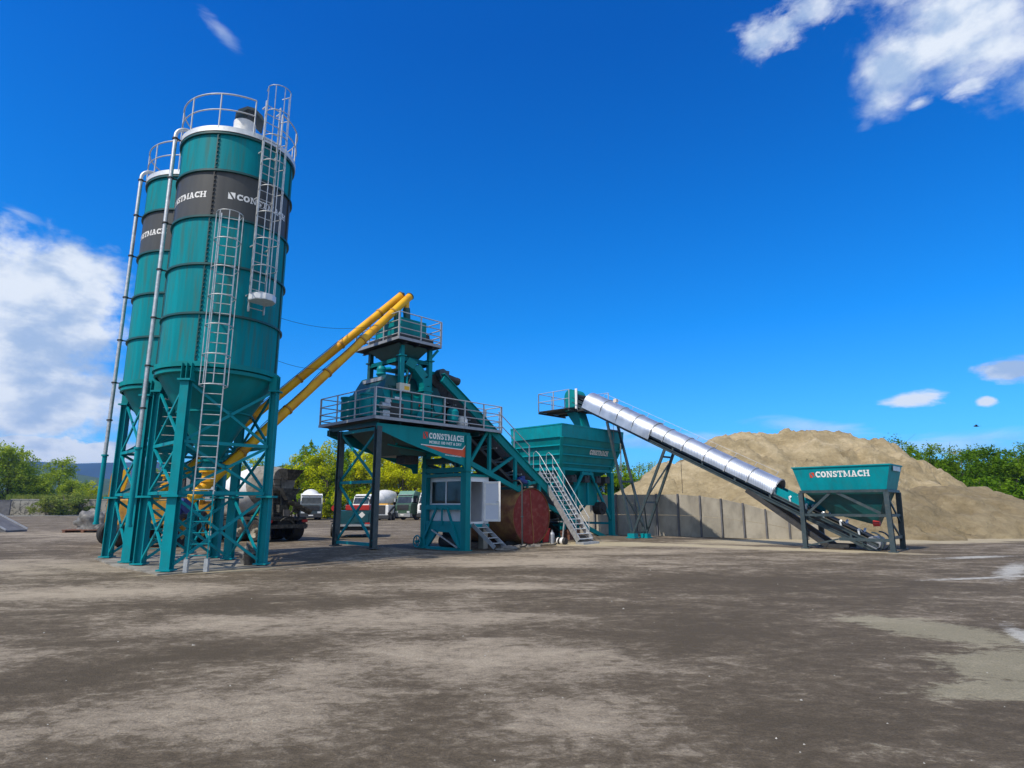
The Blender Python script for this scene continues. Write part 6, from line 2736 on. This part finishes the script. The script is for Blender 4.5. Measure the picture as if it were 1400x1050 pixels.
def kind(key, variants, h, *a, bare=False, tr=.16, **k):
    KINDS[key] = []
    for v in range(variants):
        cm, cl = crown_mesh('crown', 11 * v + len(KINDS) * 37, *a, **k)
        tm = trunk_mesh('trunk', 5 * v + len(KINDS) * 13, cl, h, tr, 16 if bare else 12, bare)
        KINDS[key].append((cm, tm))


# unit trees about 9 m high
kind('broad', 3, 9, 60, 7200, 2.6, 3.7, .15, 5.0)
kind('tall', 3, 9, 52, 6000, 1.75, 4.2, .145, 4.9, shape='tall')
kind('sparse', 2, 9, 30, 1900, 2.3, 3.6, .12, 5.3, bare=True, loose=1.25)
kind('willow', 3, 9, 62, 7500, 2.9, 4.3, .16, 4.6, shape='tall', droop=.9)
kind('bush', 3, 3, 26, 2800, 1.5, 1.35, .11, 1.35, tr=.07)

used = {}


def tree(name, label, cat, x, y, h, key, leaf, v=0, group=None, wide=1.0, z=None, ref=9.0):
    cm, tm = KINDS[key][v % len(KINDS[key])]
    kk = (key, v % len(KINDS[key]), leaf)
    if kk not in used:
        c2 = cm.copy()
        c2.materials.clear()
        c2.materials.append(M[leaf])
        used[kk] = c2
    s = h / ref
    t = thing(name, label, cat, (x, y, gz(x, y) if z is None else z), random.uniform(0, 6.28), group)
    t.scale = (s * wide, s * wide, s)
    for nm, me in (('trunk', tm), ('crown', used[kk])):
        o = bpy.data.objects.new(nm, me)
        COL.objects.link(o)
        o.parent = t
    return t


def X(px, d):
    return (px - 700) / 830 * (.98 * d - .35)


# behind the lorries, from left to right
G1 = 'spring trees behind the yard'
rows = [
    (214, 82, 6.2, 'broad', 'leaf_g', 'green tree glimpsed between the legs of the two silos'),
    (262, 84, 6.6, 'broad', 'leaf_y', 'yellow green tree behind the ladder of the nearer silo'),
    (300, 84, 6.8, 'broad', 'leaf_y', 'yellow green tree behind the lower end of the right-hand yellow tube'),
    (330, 86, 8.4, 'broad', 'leaf_y', 'bright yellow green tree rising over the white truck drum, left of the silo right leg'),
    (352, 88, 8.2, 'broad', 'leaf_g', 'green tree just left of the right leg of the nearer silo'),
    (386, 90, 7.6, 'broad', 'leaf_g', 'low green tree behind the caked end of the mixer truck'),
    (414, 86, 10.6, 'tall', 'leaf_g', 'tall bright green tree right of the caked end of the mixer truck'),
    (403, 88, 8.8, 'broad', 'leaf_y', 'yellow green tree tucked behind the first tall green tree beside the caked truck'),
    (430, 88, 8.4, 'broad', 'leaf_y', 'yellow green tree in the dip behind the truck with dark grille'),
    (446, 85, 10.0, 'broad', 'leaf_y', 'broad yellow tree close left of the outer tower leg'),
    (462, 92, 11.6, 'sparse', 'leaf_g', 'thin half bare tree showing above the outer tower leg bracing'),
    (474, 86, 9.6, 'broad', 'leaf_g', 'green tree right beside the outer tower leg'),
    (490, 85, 9.4, 'tall', 'leaf_y', 'yellow tree in the middle of the tower leg cross bracing'),
    (500, 93, 11.0, 'sparse', 'leaf_g', 'thin green tree above the cross bracing, left of the inner tower leg'),
    (508, 86, 9.2, 'broad', 'leaf_y', 'yellow tree directly behind the inner tower leg'),
    (524, 88, 10.4, 'broad', 'leaf_y', 'yellow green tree just right of the inner tower leg'),
    (540, 90, 10.6, 'sparse', 'leaf_o', 'half bare olive tree left of the black chute'),
    (548, 86, 8.6, 'broad', 'leaf_y', 'yellow tree behind the cream truck'),
    (562, 88, 9.6, 'sparse', 'leaf_o', 'twiggy olive tree behind the green truck, under the black chute'),
    (574, 90, 9.0, 'broad', 'leaf_o', 'olive green tree behind the white truck beside the cabin'),
    (594, 84, 9.2, 'broad', 'leaf_y', 'yellow tree seen above the cabin, left of its front post'),
    (612, 88, 9.6, 'broad', 'leaf_o', 'olive tree seen over the cabin window'),
    (648, 80, 8.4, 'broad', 'leaf_y', 'yellow tree seen over the cabin door'),
    (668, 82, 7.6, 'broad', 'leaf_y', 'yellow tree showing above the open door and the red tank'),
    (700, 80, 6.8, 'broad', 'leaf_g', 'green tree behind the truss above the red tank'),
    (760, 76, 6.6, 'broad', 'leaf_g', 'green tree behind the staircase'),
    (808, 64, 6.2, 'broad', 'leaf_g', 'green tree showing through the legs of the big bin'),
    (828, 66, 6.8, 'broad', 'leaf_g', 'green tree behind the right leg of the big bin'),
    (858, 64, 6.0, 'broad', 'leaf_g', 'low green tree between the big bin and the sand pile'),
    (878, 66, 6.4, 'sparse', 'leaf_g', 'half bare shrubby tree at the left foot of the sand pile'),
    (893, 68, 6.4, 'sparse', 'leaf_g', 'thin twiggy tree peeping over the left flank of the sand pile'),
]
for i, (px, d, h, k, lf, lb_) in enumerate(rows):
    tree('deciduous_tree', lb_, 'tree', X(px, d), d, h, k, lf, i, G1, wide=1.1 if k != 'tall' else 1.0)
# thicket under them: hides the trunks along the far side of the yard
for i, (px, d, lf, lb_) in enumerate([
    (398, 84, 'leaf_g', 'low green bush left of the truck with dark grille'), (440, 83, 'leaf_g', 'green bush close right of the truck with dark grille'),
    (456, 82, 'leaf_y', 'yellow green bush just left of the outer tower leg'), (472, 83, 'leaf_g', 'green bush behind the red end of the trailer load'),
    (534, 92, 'leaf_y', 'yellow green bush behind the compact loader'), (352, 80, 'leaf_y', 'yellow green bush behind the drum of the caked truck'),
    (318, 80, 'leaf_g', 'green bush behind the cab of the caked truck'), (232, 78, 'leaf_y', 'yellow green bush seen between the silo legs'),
    (872, 58, 'leaf_g', 'green bush right behind the wall, at the foot of the sand pile'), (850, 58, 'leaf_g', 'green bush behind the wall beside the bin leg')]):
    tree('bush', lb_, 'bush', X(px, d), d, 3.6, 'bush', lf, i, 'bushes along the far side of the yard', wide=1.25, ref=3.0)

# right-hand trees behind the sand
G2 = 'green trees beyond the sand piles'
for i, (px, d, h, k, lf, lb_) in enumerate([
    (1236, 66, 8.9, 'sparse', 'leaf_d', 'twiggy grey green tree right where the sand slope meets the sky'),
    (1247, 63, 7.9, 'broad', 'leaf_d', 'green tree second along the sand slope'),
    (1262, 66, 8.0, 'tall', 'leaf_d', 'slim green tree, third along the sand slope'),
    (1283, 68, 8.8, 'sparse', 'leaf_d', 'tall twiggy tree with bare tips over the middle of the right-hand trees'),
    (1284, 62, 7.6, 'broad', 'leaf_d', 'green tree in front of the twiggy tall tree at right'),
    (1306, 61, 6.2, 'broad', 'leaf_d', 'lower green tree in the dip of the right-hand trees'),
    (1322, 70, 8.0, 'sparse', 'leaf_o', 'bare grey tree far back in the dip of the right-hand trees'),
    (1328, 60, 6.9, 'broad', 'leaf_d', 'round green tree right of the dip'),
    (1348, 62, 7.6, 'broad', 'leaf_d', 'dense green tree near the right edge, second from the frame'),
    (1362, 68, 8.2, 'sparse', 'leaf_d', 'twiggy tree rising over the dense tree near the right edge'),
    (1378, 60, 7.4, 'broad', 'leaf_d', 'bright green tree standing at the right edge'),
    (1392, 66, 7.9, 'tall', 'leaf_d', 'slim green tree at the very right edge'),
    (1408, 60, 7.4, 'broad', 'leaf_d', 'green tree cut by the right edge of the view')]):
    tree('deciduous_tree', lb_, 'tree', X(px, d), d, h, k, lf, i, G2, wide=1.15)
for i, (px, d, lb_) in enumerate([(1290, 56, 'green bush low behind the saddle between the sand piles'), (1318, 55, 'green bush behind the middle of the lower sand pile'),
                                  (1350, 54, 'green bush behind the hump of the lower sand pile'), (1376, 53, 'green bush behind the right end of the lower sand pile'), (1400, 52, 'green bush at the right edge behind the sand')]):
    tree('bush', lb_, 'bush', X(px, d), d, 4.2, 'bush', 'leaf_d', i, 'bushes behind the lower sand pile', wide=1.2, ref=3.0)

# willows on the left, above the painted wall
G3 = 'willows beyond the painted wall'
for i, (px, d, h, lb_) in enumerate([
    (-14, 108, 13.0, 'tall willow cut by the left edge of the view'),
    (4, 110, 12.6, 'tall dense willow at the left edge above the dark wall'),
    (24, 113, 8.8, 'willow second from the left edge, lower than its neighbour'),
    (42, 111, 7.0, 'willow above the left end of the painted wall'),
    (58, 114, 7.0, 'pale willow in the middle of the left group'),
    (76, 112, 10.4, 'feathery tall willow standing out against the low clouds'),
    (93, 111, 6.6, 'willow at the right end of the left group')]):
    tree('willow_tree', lb_, 'tree', X(px, d), d, h, 'willow', 'leaf_w', i, G3, wide=1.05)
tree('deciduous_tree', 'small round yellow green tree beside the left filling pipe', 'tree', X(117, 128), 128, 6.6, 'broad', 'leaf_y', 1, wide=1.3)
for i, (px, d, lb_) in enumerate([(62, 101.2, 'straggly weed bush against the painted wall, leftmost of three'), (82, 101.6, 'tall straggly weed bush in front of the painted wall, middle of three'),
                                  (108, 104, 'weed bush with pale flowers against the right end of the painted wall')]):
    tree('bush', lb_, 'bush', X(px, d), d, 4.0 if i == 1 else 3.0, 'bush', 'grass', i, 'weed bushes at the painted wall', wide=1.6, ref=3.0)

# painted concrete wall and the dark wall at the left
def wall(name, label, a, b_, h, th, mat, cap):
    t = thing(name, label, 'wall', (a[0], a[1], 0), atan2(b_[1] - a[1], b_[0] - a[0]))
    Ln = sqrt((b_[0] - a[0]) ** 2 + (b_[1] - a[1]) ** 2)
    n = max(1, int(Ln / 3))
    for k in range(n):
        m = MB()
        m.bx((Ln * k / n + .01, 0, -.1), (Ln * (k + 1) / n - .01, th, h))
        m.build('panel', mat, t)
    m = MB()
    m.bx((0, -.05, h), (Ln, th + .05, h + .12))
    m.build('coping', cap, t)
    return t


graf = bpy.data.materials.new('wall_with_painted_scrawl')
N, L = nt(graf)
g = NG(graf)
b = N['Principled BSDF']
tc = N.new('ShaderNodeTexCoord')
wv = g.noise(tc.outputs['Object'], .55, 3, .5, 2.2)
line = g.math('ABSOLUTE', g.math('SUBTRACT', wv, .5))
f = g.mr(line, .018, .05, 1, 0, True)
n = g.noise(tc.outputs['Object'], 1.2, 6, .6)
bc = ramp(N, [(.3, (.26, .25, .21)), (.7, (.42, .40, .35))])
L.new(n, bc.inputs[0])
L.new(g.mix(g.math('MULTIPLY', f, .8), bc.outputs[0], (.07, .07, .065)), b.inputs['Base Color'])
b.inputs['Roughness'].default_value = .9
wall('concrete_wall', 'pale concrete wall with dark painted scrawls, below the willows', (X(11, 102), 102), (X(155, 106), 106), 2.6, .3, graf, M['conc_lt'])
wall('block_wall', 'plain dark grey block wall at the left edge, nearer than the painted wall', (X(-60, 98), 98), (X(11, 99.5), 99.5), 2.45, .3, M['block'], M['block'])
kb = MB()
kb.beam((X(-40, 95), 95, .06), (X(150, 103), 103, .06), .5, .14)
tag(kb.build('kerb', M['conc_lt']), kind='structure')
# weeds growing along the walls
rnd = random.Random(9)
m = MB()
for i in range(2600):
    f = rnd.random()
    y = 103 + 4 * f + rnd.uniform(-.2, 2.5)
    px = 5 + 140 * f
    x = X(px, y)
    h = rnd.uniform(.5, 1.5)
    a = rnd.uniform(0, pi)
    w = .09
    d = Vector((rnd.uniform(-.3, .3), rnd.uniform(-.3, .3), h))
    zb = 2.2
    m.v += [(x - w * cos(a), y - w * sin(a), zb), (x + w * cos(a), y + w * sin(a), zb), (x + d.x, y + d.y, zb + h)]
    k = len(m.v)
    m.f.append((k - 3, k - 2, k - 1))
    m.sm.append(False)
tag(m.build('tall_grass', M['grass'], recalc=False), kind='stuff')
bank = MB()
bank.prism([(0, -.2), (0, 2.45), (14, 2.45), (24, -.2)], lambda u, v, q: (X(-60, 100) + q * (X(160, 107) - X(-60, 100)), 100.6 + u + q * 6.4, v), 0, 1)
tag(bank.build('grass_bank', pmat('grassy_bank', (.05, .08, .02), (.11, .14, .04), rough=.95, scale=.6, bump=.5)), kind='structure')

# loose grit and stones over the yard
rnd = random.Random(3)
m = MB()
for i in range(260):
    y = 3.2 + 24 * rnd.random() ** 1.6
    x = rnd.uniform(-1, 1) * (y * .86)
    r = rnd.uniform(.004, .010) * (1 + .03 * y)
    if rnd.random() < .02:
        r *= 1.7
    a = rnd.uniform(0, 6)
    z = gz(x, y) + r * .3
    vs = [(x + r * cos(a + k * 1.257) * rnd.uniform(.7, 1.3), y + r * sin(a + k * 1.257) * rnd.uniform(.7, 1.3), z - r * .4) for k in range(5)]
    vs.append((x + rnd.uniform(-.3, .3) * r, y + rnd.uniform(-.3, .3) * r, z + r * .55))
    m.add(vs, [(0, 1, 5), (1, 2, 5), (2, 3, 5), (3, 4, 5), (4, 0, 5)])
tag(m.build('loose_stones', M['conc_lt'], recalc=False), kind='stuff')
